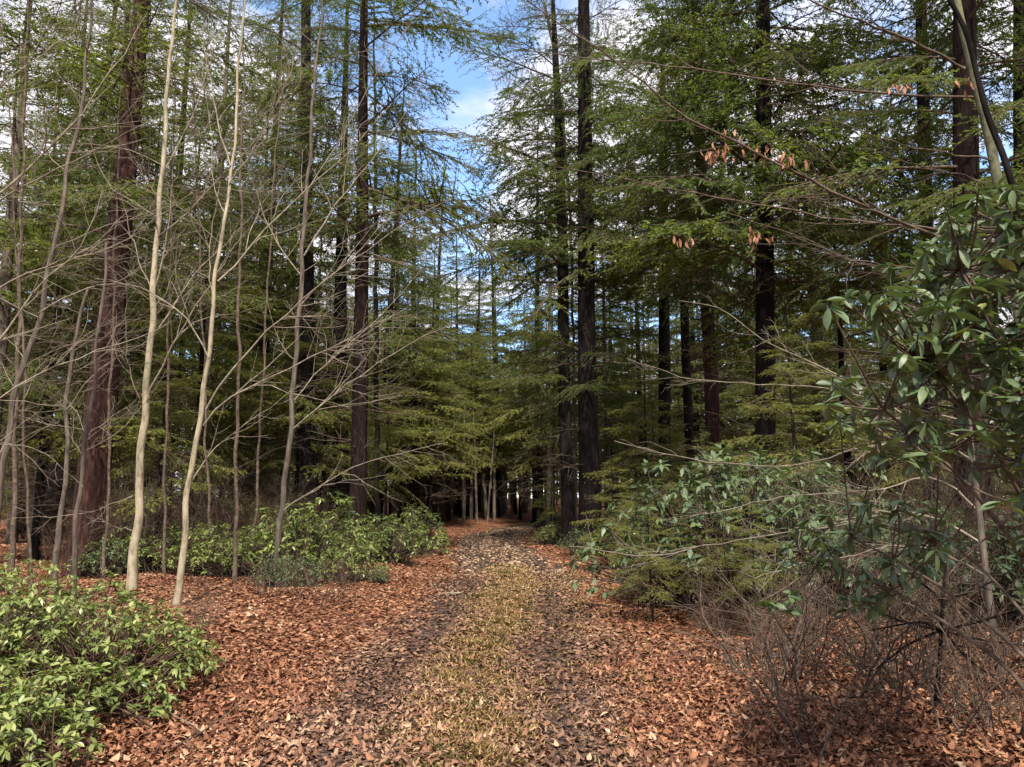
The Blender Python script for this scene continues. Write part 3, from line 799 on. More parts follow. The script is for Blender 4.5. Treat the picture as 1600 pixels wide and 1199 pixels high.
# ------------------------------------------------------------------ bare saplings
def sapling(label, pix, Y, W, m, twm, branches, seed, group='pale bare saplings', nproc=22, name='bare_sapling', lscale=1.0, zlo=2.0, dY=None, up=0.07, top=None, zhi=None):
    rng = np.random.default_rng(seed)
    Ys = np.full(len(pix), Y) if dY is None else Y + np.array(dY)
    pts = np.array([at(px, py, yk) for (px, py), yk in zip(pix, Ys)])
    base = pts[0].copy(); base[2] = float(hgt(base[0], base[1])); pts[0][2] = base[2] - 0.12
    rad = np.array(W) * Y / FPX / 2
    if top:
        d = (pts[-1] - pts[-2]) / max(pts[-1][2] - pts[-2][2], 0.1)
        q = pts[-1] + d * (top - pts[-1][2]); q[2] = top
        pts = np.vstack([pts, q]); rad = np.append(rad, rad[-1] * 0.15)
    t = thing(name, label, 'tree', base, group)
    b, tp, tr = trunk(pts - base, rad, rng, 12, 0.12, 0.55, 0.05, wob=0.018)
    obj('trunk', b.mesh('trunk', [m]), t)
    def branch(P, r):
        """one limb with its twigs"""
        bb = MB()
        n = P.shape[0]
        V, F = tubes(P[None], (r * np.linspace(1, 0.25, n))[None], 6); bb.add(V, F)
        Lp = np.array([np.linalg.norm(np.diff(P, axis=0), axis=1).sum()])
        m1 = int(4 + 2.6 * Lp[0])
        S, D, l, r1 = kids(P[None], Lp, np.array([r]), rng, m1, 0.15, 0.98, (0.35, 1.0), (0.2, 0.5))
        P1 = poly(S, D, l, rng, 6, 0.16, up * 0.4); r1 = np.maximum(r1, 0.002)
        V, F = tubes(P1, taper(r1, 6, 0.35), 4); bb.add(V, F)
        S, D, l, r2 = kids(P1, l, r1, rng, 4, 0.2, 0.98, (0.4, 0.9), (0.3, 0.6))
        P2 = poly(S, D, l, rng, 4, 0.12, up * 0.5)
        V, F = tubes(P2, taper(np.maximum(r2, 0.0014), 4, 0.5), 3); bb.add(V, F)
        obj('branch', bb.mesh('branch', [twm]), t)
    for br, d1 in branches:
        n = len(br)
        Yk = Y + np.linspace(0, d1, n)
        P = np.array([at(px, py, yk) for (px, py), yk in zip(br, Yk)]) - base
        P = spline(P, 12)
        P += np.concatenate([[np.zeros(3)], rng.normal(0, 0.012, (11, 3))])
        Lp = np.linalg.norm(np.diff(P, axis=0), axis=1).sum()
        branch(P, max(0.004, 0.0062 * Lp ** 0.7))
    zt = (zhi or tp[-1, 2])
    for k in range(nproc):
        z = rng.uniform(zlo, zt)
        p = np.array([np.interp(z, tp[:, 2], tp[:, 0]), np.interp(z, tp[:, 2], tp[:, 1]), z])
        az = k * 2.4 + rng.uniform(-0.4, 0.4)
        L = rng.uniform(1.0, 3.0) * lscale * (1.15 - 0.5 * (z - zlo) / max(zt - zlo, 0.1))
        P = poly(p[None], np.array([[math.cos(az), math.sin(az), rng.uniform(0.1, 0.9)]]), np.array([L]), rng, 9, 0.12, up * 0.5)[0]
        branch(P, 0.0045 * L ** 0.6)
    return t
sapling('leftmost of two pale cream saplings rising from the leaf covered bank', [(204, 950), (210, 860), (219, 740), (230, 600), (240, 450), (252, 280), (263, 130), (272, 30)], 11.6, [12.5, 12, 11.5, 10.5, 9, 7.5, 6, 5], M_PALE, M_PALETWIG,
        [([(208, 775), (165, 795), (120, 806), (60, 808), (0, 815)], -0.8), ([(226, 640), (240, 590), (275, 530), (320, 455), (370, 380), (440, 300)], -0.5), ([(218, 622), (200, 580), (196, 520), (198, 440)], -0.3), ([(242, 450), (254, 420), (260, 370), (268, 300), (270, 220)], 0.3), ([(240, 460), (222, 420), (205, 370), (190, 310)], 0.5),
         ([(210, 830), (170, 820), (135, 808)], 0.4), ([(233, 530), (262, 495), (290, 440), (340, 395), (400, 330)], 0.8), ([(255, 270), (290, 210), (320, 130), (345, 30)], 0.6), ([(247, 370), (300, 330), (350, 270), (420, 200), (480, 110)], -0.8)], 101, nproc=10, zlo=3.5, top=11)
sapling('slanting pale sapling on the leafy bank, right of its taller twin', [(271, 985), (284, 870), (300, 745), (318, 600), (336, 460), (352, 340), (365, 220), (376, 100), (382, 0)], 10.4, [9.5, 9, 8.5, 7.5, 6.5, 5.5, 5, 4, 3], M_PALE, M_PALETWIG,
        [([(322, 640), (345, 592), (385, 548), (440, 497), (475, 462), (545, 412), (620, 330)], -0.6), ([(318, 665), (340, 628), (400, 598), (455, 575), (545, 528), (640, 480)], -0.5), ([(340, 440), (378, 400), (440, 330), (530, 255), (610, 165)], 0.5), ([(334, 470), (326, 420), (332, 350), (345, 280)], 0.3), ([(326, 560), (300, 500), (262, 470), (200, 440), (130, 440)], 0.6),
         ([(357, 290), (400, 230), (440, 150), (480, 40)], -0.4), ([(300, 750), (330, 700), (400, 655), (470, 600)], 0.6), ([(360, 260), (340, 200), (330, 120), (300, 20)], 0.4)], 102, nproc=8, zlo=3.2, top=10)
sapling('slim grey brown sapling standing left of the black trunks by the laurels', [(428, 915), (440, 800), (452, 690), (462, 570), (470, 440), (478, 320), (486, 200), (498, 60)], 15.0, [9, 8.5, 8, 7.5, 7, 6, 5, 4], M_GREYB, M_PALETWIG,
        [([(453, 675), (490, 640), (540, 602), (600, 562), (660, 525), (720, 500)], -0.6), ([(456, 630), (490, 585), (540, 542), (600, 490), (660, 420)], 0.5), ([(468, 480), (500, 440), (560, 400), (640, 345), (720, 300)], -0.6), ([(475, 400), (510, 340), (550, 290), (620, 200), (660, 130)], 0.5), ([(440, 800), (480, 770), (560, 725), (660, 700), (700, 690)], -0.4), ([(470, 430), (430, 380), (400, 300), (370, 230)], 0.6), ([(480, 300), (530, 220), (580, 130), (640, 40)], -0.5)], 103, nproc=12, zlo=3.2, top=15)
sapling('thin grey sapling leaning right at the left picture edge', [(-10, 760), (22, 630), (50, 530), (76, 420), (100, 320), (118, 220), (130, 120)], 9.5, [9, 8.5, 8, 7.5, 7, 6, 5], M_GREYB, M_PALETWIG,
        [([(-5, 720), (30, 640), (60, 570), (95, 500)], 0.3), ([(76, 420), (140, 400), (210, 370), (300, 300)], -0.3), ([(60, 490), (130, 450), (200, 440), (260, 390)], 0.3)], 104, nproc=14, zlo=1.6, lscale=0.9, top=9.5)
sapling('sapling outside the left edge whose pale branches reach into the picture', [(-75, 900), (-70, 600), (-60, 300), (-45, 0)], 7.5, [12, 11, 9, 7], M_GREYB, M_PALETWIG,
        [([(-60, 350), (0, 300), (60, 247), (110, 200), (170, 120), (230, 20)], 0.4), ([(-62, 380), (0, 306), (80, 272), (150, 235), (230, 190)], -0.4), ([(-65, 480), (0, 447), (40, 430), (75, 411), (140, 395), (200, 330)], 0.5), ([(-68, 600), (10, 520), (60, 440), (130, 390), (160, 300)], 0.3), ([(-70, 660), (30, 602), (110, 560), (200, 538), (270, 500)], 0.8), ([(-55, 200), (20, 120), (90, 70), (170, 10)], 0.3), ([(-70, 720), (0, 690), (60, 700), (130, 760)], 0.6)], 107, nproc=8, zlo=1.5, lscale=0.8, group='saplings outside the picture')
sapling('two metre tall crooked thin sapling in front of the reddish trunk', [(88, 905), (96, 800), (104, 700), (104, 620), (118, 540), (135, 450)], 11.5, [8, 7.5, 7, 6.5, 5.5, 4.5], M_GREYB, M_PALETWIG,
        [([(104, 640), (140, 590), (180, 560), (250, 520)], -0.2)], 105, nproc=9, zlo=1.8, lscale=0.6)
sapling('thin forked sapling crossing in front of the leaning reddish trunk', [(115, 905), (121, 790), (135, 690), (145, 620), (147, 560), (160, 470), (170, 380)], 10.8, [7, 6.5, 6, 6, 5, 4.5, 4], M_GREYB, M_PALETWIG,
        [([(138, 680), (170, 655), (200, 635), (240, 600)], -0.2), ([(134, 690), (125, 650), (110, 630), (90, 610)], 0.2)], 106, nproc=8, zlo=1.8, lscale=0.6)
for k, (px, py, tx, Y, W) in enumerate([(20, 905, 40, 13.0, 10), (165, 900, 190, 15.0, 6), (368, 895, 380, 15.0, 8), (395, 890, 440, 17.0, 6), (330, 900, 300, 16.5, 5.5), (590, 830, 585, 26, 12), (52, 900, 10, 11, 5.5), (255, 905, 275, 16, 6)]):
    sapling(['grey sapling standing at the extreme left of the wood', 'thin sapling just right of the reddish trunk base', 'thin straight sapling midway between pale sapling and black trunks', 'thin sapling leaning towards the black trunks', 'thin sapling leaning left behind the slanting pale one', 'mossy sapling just right of the dark red trunk', 'thin sapling leaning left near the left picture edge', 'thin sapling between the two pale cream ones, further back'][k],
            [(px, py), ((px * 2 + tx) / 3, 600), ((px + tx * 2) / 3, 330), (tx, 100), (tx + (tx - px) * 0.3, -90)], Y, [W * 0.75, W * 0.65, W * 0.5, W * 0.3, W * 0.06], M_MOSSBARK if k == 5 else M_TWIG, M_PALETWIG if k == 0 else M_TWIG, [], 120 + k, nproc=7, zlo=1.8, lscale=1.0)
sapling('bare reddish sapling with forked top between the path-side hemlocks', [(900, 850), (897, 600), (892, 350), (878, 180), (866, 80), (850, 0)], 29, [4, 4, 4.5, 6, 5, 4], M_GREYB, M_TWIG,
        [([(884, 230), (850, 160), (815, 80), (790, 0)], -0.5), ([(893, 330), (930, 180), (945, 60), (965, 0)], 0.4), ([(880, 200), (840, 140), (770, 100), (700, 60)], 0.5), ([(893, 350), (860, 320), (800, 290), (740, 270)], -0.5)], 140, nproc=10, zlo=6, lscale=1.2, group='bare saplings by the hemlock pair', top=18)

# beech on the right with long level branches, some withered leaves
def long_branches(t, base, items, m, rng, twig=True):
    BRO = []
    for br, Y0, Y1, w in items:
        n = len(br)
        P = np.array([at(px, py, yk) for (px, py), yk in zip(br, np.linspace(Y0, Y1, n))]) - base
        P = spline(P, 22)
        P[1:] += rng.normal(0, 0.006, (21, 3))
        bb = MB()
        r = w * Y0 / FPX / 2 * 0.62
        V, F = tubes(P[None], (r * np.linspace(1, 0.3, 22))[None], 6); bb.add(V, F)
        Lp = np.array([np.linalg.norm(np.diff(P, axis=0), axis=1).sum()])
        S, D, l, r1 = kids(P[None], Lp, np.array([r]), rng, int(6 + 4.5 * Lp[0]), 0.12, 0.98, (0.35, 0.9), (0.1, 0.26), 0.4)
        P1 = poly(S, D, l, rng, 6, 0.12, 0.02); r1 = np.maximum(r1 * 0.8, 0.0018)
        V, F = tubes(P1, taper(r1, 6, 0.4), 4); bb.add(V, F)
        S, D, l, r2 = kids(P1, l, r1, rng, 3, 0.2, 0.98, (0.4, 0.9), (0.3, 0.6))
        P2 = poly(S, D, l, rng, 4, 0.12)
        V, F = tubes(P2, taper(np.maximum(r2, 0.0013), 4, 0.5), 3); bb.add(V, F)
        BRO.append(obj('branch', bb.mesh('branch', [m]), t))
    return BRO
rr_ = np.random.default_rng(150)
def stem_thing(name, label, pix, Y, W, m, rng, group=None, base_px=None):
    pts = np.array([at(px, py, Y) for px, py in pix])
    base = np.array([pts[0][0], Y, float(hgt(pts[0][0], Y))]); pts[0][2] = base[2] - 0.1
    t = thing(name, label, 'tree', base, group)
    b, _, _ = trunk(pts - base, np.array(W) * Y / FPX / 2, rng, 12, 0.08, 0.2, 0.04)
    obj('trunk', b.mesh('trunk', [m]), t)
    return t, base
bt, bb0 = stem_thing('beech_tree', 'lichen spotted beech stem at upper right with long level branches', [(1640, 1000), (1618, 700), (1585, 420), (1560, 290), (1543, 200), (1522, 120), (1505, 50), (1490, -30), (1470, -200)], 5.4, [22, 20, 18, 16, 15, 14, 12, 10, 6], M_LICHEN, rr_)
BBR = long_branches(bt, bb0, [([(1532, 152), (1470, 153), (1400, 147), (1330, 140), (1260, 135), (1180, 122), (1100, 110), (1040, 103), (960, 96), (860, 85), (740, 62)], 5.4, 6.4, 7),
    ([(1507, 108), (1470, 85), (1430, 68), (1380, 46), (1330, 28), (1265, 0), (1200, -40)], 5.4, 5.0, 9),
    ([(1585, 420), (1500, 385), (1430, 357), (1340, 322), (1290, 292), (1220, 256), (1130, 214), (1060, 180), (970, 98), (900, 58), (820, 0)], 5.4, 4.6, 9),
    ([(1575, 385), (1480, 360), (1400, 352), (1290, 341), (1200, 318), (1130, 312), (1060, 300), (990, 280), (870, 263)], 5.4, 6.0, 7),
    ([(1560, 250), (1480, 240), (1400, 225), (1330, 200), (1270, 180), (1200, 160)], 5.4, 4.8, 5),
    ([(1612, 560), (1540, 490), (1450, 440), (1340, 412), (1250, 370), (1130, 330)], 5.4, 5.6, 6),
    ([(1640, 480), (1560, 465), (1490, 450), (1400, 420), (1320, 402), (1240, 372)], 5.4, 3.6, 6)], M_TWIG, rr_)
# withered leaves that still hang on the beech
wl = [leaf_mesh('withered_leaf', leaf_shape('oval', 1, 0.34, 0.8, 0.5), M_LIT, t_, 0.0) for t_ in (0.45, 0.65, 0.82)]
for (px, py, n_, Y, bi) in [(1125, 235, 13, 5.0, 2), (1185, 232, 5, 5.0, 2), (1222, 248, 8, 5.0, 2), (1180, 368, 9, 5.7, 5), (1405, 134, 5, 5.6, 0), (1510, 128, 4, 5.3, 0), (1080, 375, 4, 5.8, 5), (1150, 205, 3, 5.0, 2)]:
    for k in range(int(n_ * 1.8)):
        p = at(px + rr_.normal(0, 13), py + rr_.normal(0, 6), Y) - bb0
        o = obj('withered_leaf', wl[k % 3], BBR[bi], p)
        o.rotation_euler = (rr_.normal(0, 0.6), rr_.uniform(0.7, 1.5), rr_.uniform(0, 6.28)); s = rr_.uniform(0.04, 0.075); o.scale = (s, s, s)
dt, db0 = stem_thing('bare_sapling', 'dark thin stem bending down in front of the lichen spotted beech', [(1690, 900), (1655, 620), (1625, 440), (1600, 351), (1566, 236), (1545, 190), (1532, 140), (1509, 44), (1483, 0), (1440, -90)], 4.6, [14, 13, 12, 11, 10, 10, 9, 8, 7, 4], M_BARK, rr_, 'dark stems at the right')
long_branches(dt, db0, [([(1600, 351), (1560, 300), (1500, 270), (1440, 262), (1350, 230)], 4.6, 4.2, 4), ([(1650, 600), (1600, 560), (1540, 520), (1490, 500)], 4.6, 4.0, 4)], M_TWIG, rr_)
# low arching branches of a fallen looking shrub right of the path
at_, ab0 = stem_thing('arching_shrub', 'bare shrub with long arching branches reaching left towards the path', [(1560, 1010), (1540, 900), (1530, 800), (1520, 720), (1515, 650)], 6.4, [12, 11, 9, 7, 5], M_GREYB, rr_)
at_['category'] = 'shrub'
long_branches(at_, ab0, [([(1520, 720), (1480, 690), (1400, 690), (1330, 702), (1270, 725), (1190, 731), (1110, 722), (1050, 712), (960, 690)], 6.4, 7.6, 6),
    ([(1530, 800), (1480, 745), (1430, 745), (1390, 765), (1330, 770), (1210, 776), (1130, 800), (1070, 810)], 6.4, 7.0, 6),
    ([(1535, 850), (1460, 800), (1380, 800), (1290, 830), (1210, 834), (1150, 845), (1105, 850), (1070, 862), (1030, 872), (985, 868), (940, 860), (890, 853)], 6.4, 8.4, 7),
    ([(1516, 660), (1440, 640), (1370, 625), (1280, 605), (1190, 602), (1060, 590), (980, 560)], 6.4, 8.0, 5),
    ([(1518, 690), (1430, 660), (1350, 610), (1280, 570), (1200, 540), (1130, 480), (1060, 470)], 6.4, 7.5, 5),
    ([(1540, 900), (1470, 860), (1400, 850), (1330, 870), (1250, 880), (1180, 905)], 6.4, 6.0, 5)], M_PALETWIG, rr_)

# ------------------------------------------------------------------ bare undergrowth
def bare_shrub(rng, H=1.6, n=26, sp=0.45):
    b = MB()
    a = rng.uniform(0, 6.283, n)
    S = np.stack([rng.normal(0, 0.22, n), rng.normal(0, 0.22, n), np.full(n, -0.05)], 1)
    D = np.stack([np.cos(a) * sp, np.sin(a) * sp, rng.uniform(0.6, 1.2, n)], 1)
    L = rng.uniform(0.5, 1.0, n) * H
    P = poly(S, D, L, rng, 7, 0.12, -0.01)
    r0 = rng.uniform(0.004, 0.009, n)
    V, F = tubes(P, taper(r0, 7, 0.35), 4); b.add(V, F)
    S, D, l, r1 = kids(P, L, r0, rng, 9, 0.25, 0.98, (0.4, 1.0), (0.25, 0.5))
    P1 = poly(S, D, l, rng, 5, 0.14)
    r1 = np.maximum(r1, 0.0022)
    V, F = tubes(P1, taper(r1, 5, 0.4), 3); b.add(V, F)
    S, D, l, r2 = kids(P1, l, r1, rng, 4, 0.25, 0.98, (0.4, 1.0), (0.35, 0.65))
    V, F = tubes(poly(S, D, l, rng, 3, 0.14), np.full((len(l), 3), 0.0016), 3); b.add(V, F)
    return b
ru = np.random.default_rng(170)
SHM = [bare_shrub(ru, 1.7).mesh('twigs', [M_BROWNTWIG]), bare_shrub(ru, 2.4, 22, 0.3).mesh('twigs', [M_TWIG]), bare_shrub(ru, 1.2, 30, 0.7).mesh('twigs', [M_BROWNTWIG])]
def shrub(label, loc, k, sc, group):
    o = obj('bare_shrub', SHM[k], None, loc)
    o.rotation_euler = (0, 0, ru.uniform(0, 6.28)); o.scale = (sc, sc, sc * ru.uniform(0.85, 1.15))
    o['label'] = label; o['category'] = 'shrub'; o['group'] = group
    return o
BRUSH = []
for k in range(30):
    Y = ru.uniform(16.5, 28); px = ru.uniform(-30, 470)
    BRUSH.append((px, shrub('tangle of bare twigs in the dim undergrowth left of the path', gp(px, Y), int(ru.integers(0, 3)), ru.uniform(0.9, 1.5), 'bare undergrowth left of the path')))
for k in range(26):
    Y = ru.uniform(9, 22); px = ru.uniform(1010 + (22 - Y) * 12, 1620)
    BRUSH.append((px, shrub('tangle of bare twigs in the undergrowth right of the path', gp(px, Y), int(ru.integers(0, 3)), ru.uniform(0.8, 1.4), 'bare undergrowth right of the path')))
label_row(BRUSH, 'tangle of bare twigs')
for px, py, k, s, lab in [(1130, 1000, 2, 0.5, 'small bare shrub at the right edge of the path'),
        (310, 1010, 1, 0.3, 'tiny dead shrub beside the foot of the slanting sapling')]:
    shrub(lab, ground(px, py), k, s, 'single bare shrubs')

def stout_shrub(rng, H, n):
    b = MB()
    a = rng.uniform(0, 6.283, n)
    S = np.stack([rng.normal(0, 0.15, n), rng.normal(0, 0.15, n), np.full(n, -0.05)], 1)
    D = np.stack([np.cos(a) * 0.6, np.sin(a) * 0.6, rng.uniform(0.5, 1.2, n)], 1)
    L = rng.uniform(0.5, 1.1, n) * H
    P = poly(S, D, L, rng, 9, 0.16, -0.03)
    r0 = rng.uniform(0.006, 0.014, n)
    V, F = tubes(P, taper(r0, 9, 0.35), 5); b.add(V, F)
    S, D, l, r1 = kids(P, L, r0, rng, 5, 0.25, 0.98, (0.5, 1.1), (0.25, 0.6))
    P1 = poly(S, D, l, rng, 6, 0.18); r1 = np.maximum(r1, 0.0035)
    V, F = tubes(P1, taper(r1, 6, 0.4), 4); b.add(V, F)
    S, D, l, r2 = kids(P1, l, r1, rng, 3, 0.25, 0.98, (0.5, 1.1), (0.35, 0.65))
    V, F = tubes(poly(S, D, l, rng, 4, 0.16), np.full((len(l), 4), 0.002), 3); b.add(V, F)
    return b
STM = [stout_shrub(ru, 1.5, 9).mesh('stems', [M_TWIG]), stout_shrub(ru, 1.2, 12).mesh('stems', [M_TWIG]), stout_shrub(ru, 1.7, 8).mesh('stems', [M_BROWNTWIG])]
VERGE = []
for px, py, k, q, lab in [(478, 940, 2, 0.75, 'reddish bare stems below the nearest path-side laurel'), (540, 925, 0, 0.6, 'bare forked stems at the left path edge below the dark red trunk'), (412, 932, 1, 0.6, 'low bare stems at the back of the leafy bank'), (510, 950, 2, 0.5, 'small reddish twigs at the corner of the leafy bank')]:
    o = obj('bare_shrub', STM[k], None, ground(px, py)); o.rotation_euler = (0, 0, ru.uniform(0, 6.28)); o.scale = (q, q, q)
    o['category'] = 'shrub'; o['group'] = 'single bare shrubs'; o['label'] = lab
for k, (px, py) in enumerate([(1255, 1180), (1010, 905), (1060, 935), (1100, 945), (1130, 985), (1180, 975), (1220, 1015), (1270, 1000), (1300, 1050), (1370, 1030), (1390, 1090), (1450, 1020), (1500, 1060), (1560, 1040), (1590, 1110), (1210, 1100), (1540, 1150), (1420, 950), (1340, 960), (1160, 930), (1360, 1150), (1470, 1140), (1430, 1080), (1510, 1110), (1250, 1060), (1180, 1040), (1580, 1160), (1400, 1000), (1480, 990), (1550, 960), (1280, 950)]):
    o = obj('bare_shrub', STM[k % 3], None, ground(px, py)); q = ru.uniform(0.7, 1.2) * (0.7 if py > 1090 else 1.0)
    o.rotation_euler = (0, 0, ru.uniform(0, 6.28)); o.scale = (q, q, q)
    o['category'] = 'shrub'; o['group'] = 'forked bare shrubs on the right verge'; o['label'] = ''
    VERGE.append((px, o))
label_row(VERGE, 'forked bare shrub')
# small dead conifer with spoked branches
sb = ground(1462, 1112)
st = thing('dead_sapling', 'small dead conifer with spoke like black branches at lower right', 'tree', sb)
Ys = sb[1]
top_ = [at(1462, 1112, Ys), at(1466, 1050, Ys), at(1471, 985, Ys), at(1473, 930, Ys), at(1478, 880, Ys)]
P = spline(np.array(top_) - sb, 12); P[0, 2] -= 0.05
b_ = MB(); V, F = tubes(P[None], np.linspace(0.02, 0.008, 12)[None], 8); b_.add(V, F); obj('trunk', b_.mesh('trunk', [M_BARK]), st)
for br, d1 in [([(1471, 985), (1520, 975), (1600, 950), (1680, 930)], -0.6), ([(1471, 985), (1530, 1000), (1620, 1012)], 0.5), ([(1471, 985), (1420, 1005), (1370, 1045)], -0.5), ([(1471, 985), (1400, 970), (1320, 925)], 0.4), ([(1473, 940), (1530, 920), (1600, 880)], 0.5), ([(1471, 980), (1510, 1030), (1570, 1070)], -0.6), ([(1473, 940), (1430, 900), (1390, 880)], 0.3), ([(1471, 985), (1440, 970), (1360, 985)], -0.7)]:
    Q = spline(np.array([at(px, py, yk) for (px, py), yk in zip(br, Ys + np.linspace(0, d1, len(br)))]) - sb, 10)
    bb = MB(); V, F = tubes(Q[None], np.linspace(0.011, 0.004, 10)[None], 5); bb.add(V, F)
    L_ = np.array([np.linalg.norm(np.diff(Q, axis=0), axis=1).sum()])
    S, D, l, r1 = kids(Q[None], L_, np.array([0.008]), ru, 12, 0.2, 0.98, (0.5, 1.0), (0.15, 0.4))
    V, F = tubes(poly(S, D, l, ru, 5, 0.1), taper(np.maximum(r1, 0.003), 5, 0.4), 3); bb.add(V, F)
    obj('branch', bb.mesh('branch', [M_BARK]), st)

# ------------------------------------------------------------------ laurel and rhododendron
def whorls(tips, dirs, rng, nl, size, elev, spread=0.25):
    """Leaves set round stem tips: positions, frames, sizes"""
    n = len(tips)
    cnt = rng.integers(nl[0], nl[1] + 1, n)
    pi = np.repeat(np.arange(n), cnt)
    a = np.concatenate([np.arange(c) * 2.39996 for c in cnt]) + np.repeat(rng.uniform(0, 6.28, n), cnt)
    ax = norm(dirs)[pi]
    q = np.stack([np.cos(a), np.sin(a), 0 * a], 1)
    q = norm(q - (q * ax).sum(1, keepdims=True) * ax)
    e = rng.normal(elev, spread, len(pi))[:, None]
    D = norm(q * np.cos(e) + ax * np.sin(e) + np.array([[0, 0, -0.05]]))
    pos = tips[pi] - ax * rng.uniform(0, 0.05, len(pi))[:, None] * (size[1] / 0.1)
    S = rng.uniform(size[0], size[1], len(pi))
    return pos, frames(D, rng.normal(0, 0.35, len(pi))), S, pi
LMASS = [leaf_shape('long', 1, 0.4, 0.3, 0.3, 3), leaf_shape('long', 1, 0.45, 0.5, 0.08, 3), leaf_shape('long', 1, 0.36, 0.15, 0.5, 3), leaf_shape('long', 1, 0.42, -0.2, 0.35, 3), leaf_shape('long', 0.8, 0.44, 0.7, -0.12, 3)]
LSHAPES = [leaf_shape('long', 1, 0.38, 0.3, 0.3), leaf_shape('long', 1, 0.44, 0.5, 0.08), leaf_shape('long', 1, 0.34, 0.15, 0.5), leaf_shape('long', 1, 0.4, -0.2, 0.35), leaf_shape('long', 0.8, 0.42, 0.7, -0.12)]
def leafy(t, base, m, name, pos, Rm, S, rng, tint, single=300, parents=None):
    """The leaves that show largest become parts of their own, the rest one mass."""
    wp = pos + base
    d = np.linalg.norm(wp - np.array([0, 0, CAMZ]), axis=1)
    facing = np.abs(np.einsum('ni,ni->n', Rm[:, :, 2], norm(np.array([0, 0, CAMZ]) - wp)))
    px = 800 + wp[:, 0] / wp[:, 1] * FPX
    score = S / d * (0.4 + facing) * ((px > -5) & (px < 1600))
    order = np.argsort(-score)
    big = order[:single]; rest = order[single:]
    meshes = {}
    sh = rng.integers(0, 5, len(pos))
    tq = np.clip((tint * 6).astype(int), 0, 5)
    for i in big:
        key = (int(sh[i]), int(tq[i]))
        if key not in meshes:
            meshes[key] = leaf_mesh(name, LSHAPES[key[0]], m, (key[1] + 0.5) / 6)
        o = obj('leaf', meshes[key], t if parents is None else parents[i])
        o.matrix_local = Matrix.Translation(Vector(pos[i])) @ Matrix(Rm[i].tolist()).to_4x4() @ Matrix.Scale(float(S[i]), 4)
    if len(rest):
        b = MB()
        for k in range(5):
            q = rest[sh[rest] == k]
            if len(q):
                scatter(b, LMASS[k] if name == 'laurel_leaf' else LSHAPES[k], pos[q], Rm[q], S[q], tint[q])
        o = obj('foliage', b.mesh('foliage', [m]), t); o['kind'] = 'stuff'
# foreground laurel at lower left
rl = np.random.default_rng(190)
cands = []
LDX = -0.42
lumps = [(-2.38, 4.75, 0.4, 0.42), (-2.6, 5.25, 0.42, 0.5), (-3.3, 5.1, 0.55, 0.62), (-2.75, 6.3, 0.85, 0.62), (-3.7, 6.2, 0.8, 0.8), (-4.35, 6.7, 0.8, 0.85), (-2.75, 5.15, 0.42, 0.36), (-4.5, 5.6, 0.8, 0.75), (-3.45, 7.1, 0.75, 0.72), (-4.3, 7.6, 0.7, 0.85), (-2.35, 5.7, 0.4, 0.38), (-2.55, 6.9, 0.5, 0.42), (-3.0, 4.55, 0.45, 0.5)]
lbase = np.array([-3.5, 6.0, float(hgt(-3.5, 6.0))])
lt = thing('laurel_bush', 'bright yellow green laurel bush in the lower left foreground', 'bush', lbase)
tips = []; dirs = []; roots = []
for (cx, cy_, r, h) in lumps:
    cx += LDX
    r *= 0.95; h *= rl.uniform(0.75, 1.0)
    n = int(270 * r * r + 40)
    u = np.sqrt(rl.uniform(0, 1, n)) ; a = rl.uniform(0, 6.283, n)
    x = cx + r * u * np.cos(a); y = cy_ + r * u * np.sin(a)
    z = h * np.sqrt(np.clip(1 - (u * 0.95) ** 2, 0.03, 1)) * rl.uniform(0.45, 1.2, n) + 0.02
    tips.append(np.stack([x, y, z + hgt(x, y)], 1))
    dirs.append(np.stack([0.7 * u * np.cos(a), 0.7 * u * np.sin(a), np.full(n, 0.9)], 1) + rl.normal(0, 0.2, (n, 3)))
    roots.append(np.stack([cx + rl.normal(0, 0.12, n), cy_ + rl.normal(0, 0.12, n), np.full(n, float(hgt(cx, cy_)) - 0.03)], 1))
tips = np.concatenate(tips); dirs = np.concatenate(dirs); roots = np.concatenate(roots)
pos, Rm, S, pi = whorls(tips, dirs, rl, (6, 10), (0.045, 0.08), 0.25)
tint = np.clip(rl.normal(0.62, 0.18, len(pos)) + rl.normal(0, 0.1, len(tips))[pi], 0, 1)
leafy(lt, lbase, M_LAUR, 'laurel_leaf', pos - lbase, Rm, S, rl, tint)
mid = (tips + roots) / 2 + rl.normal(0, 0.06, tips.shape) ; mid[:, 2] -= 0.04
t5 = np.linspace(0, 1, 6)[None, :, None]
Pst = roots[:, None] * (1 - t5) ** 2 + 2 * mid[:, None] * t5 * (1 - t5) + tips[:, None] * t5 ** 2
sbm = MB(); V, F = tubes(Pst - lbase, np.tile(np.linspace(0.008, 0.003, 6), (len(tips), 1)), 4); sbm.add(V, F)
obj('stems', sbm.mesh('stems', [M_BROWNTWIG]), lt)['kind'] = 'stuff'

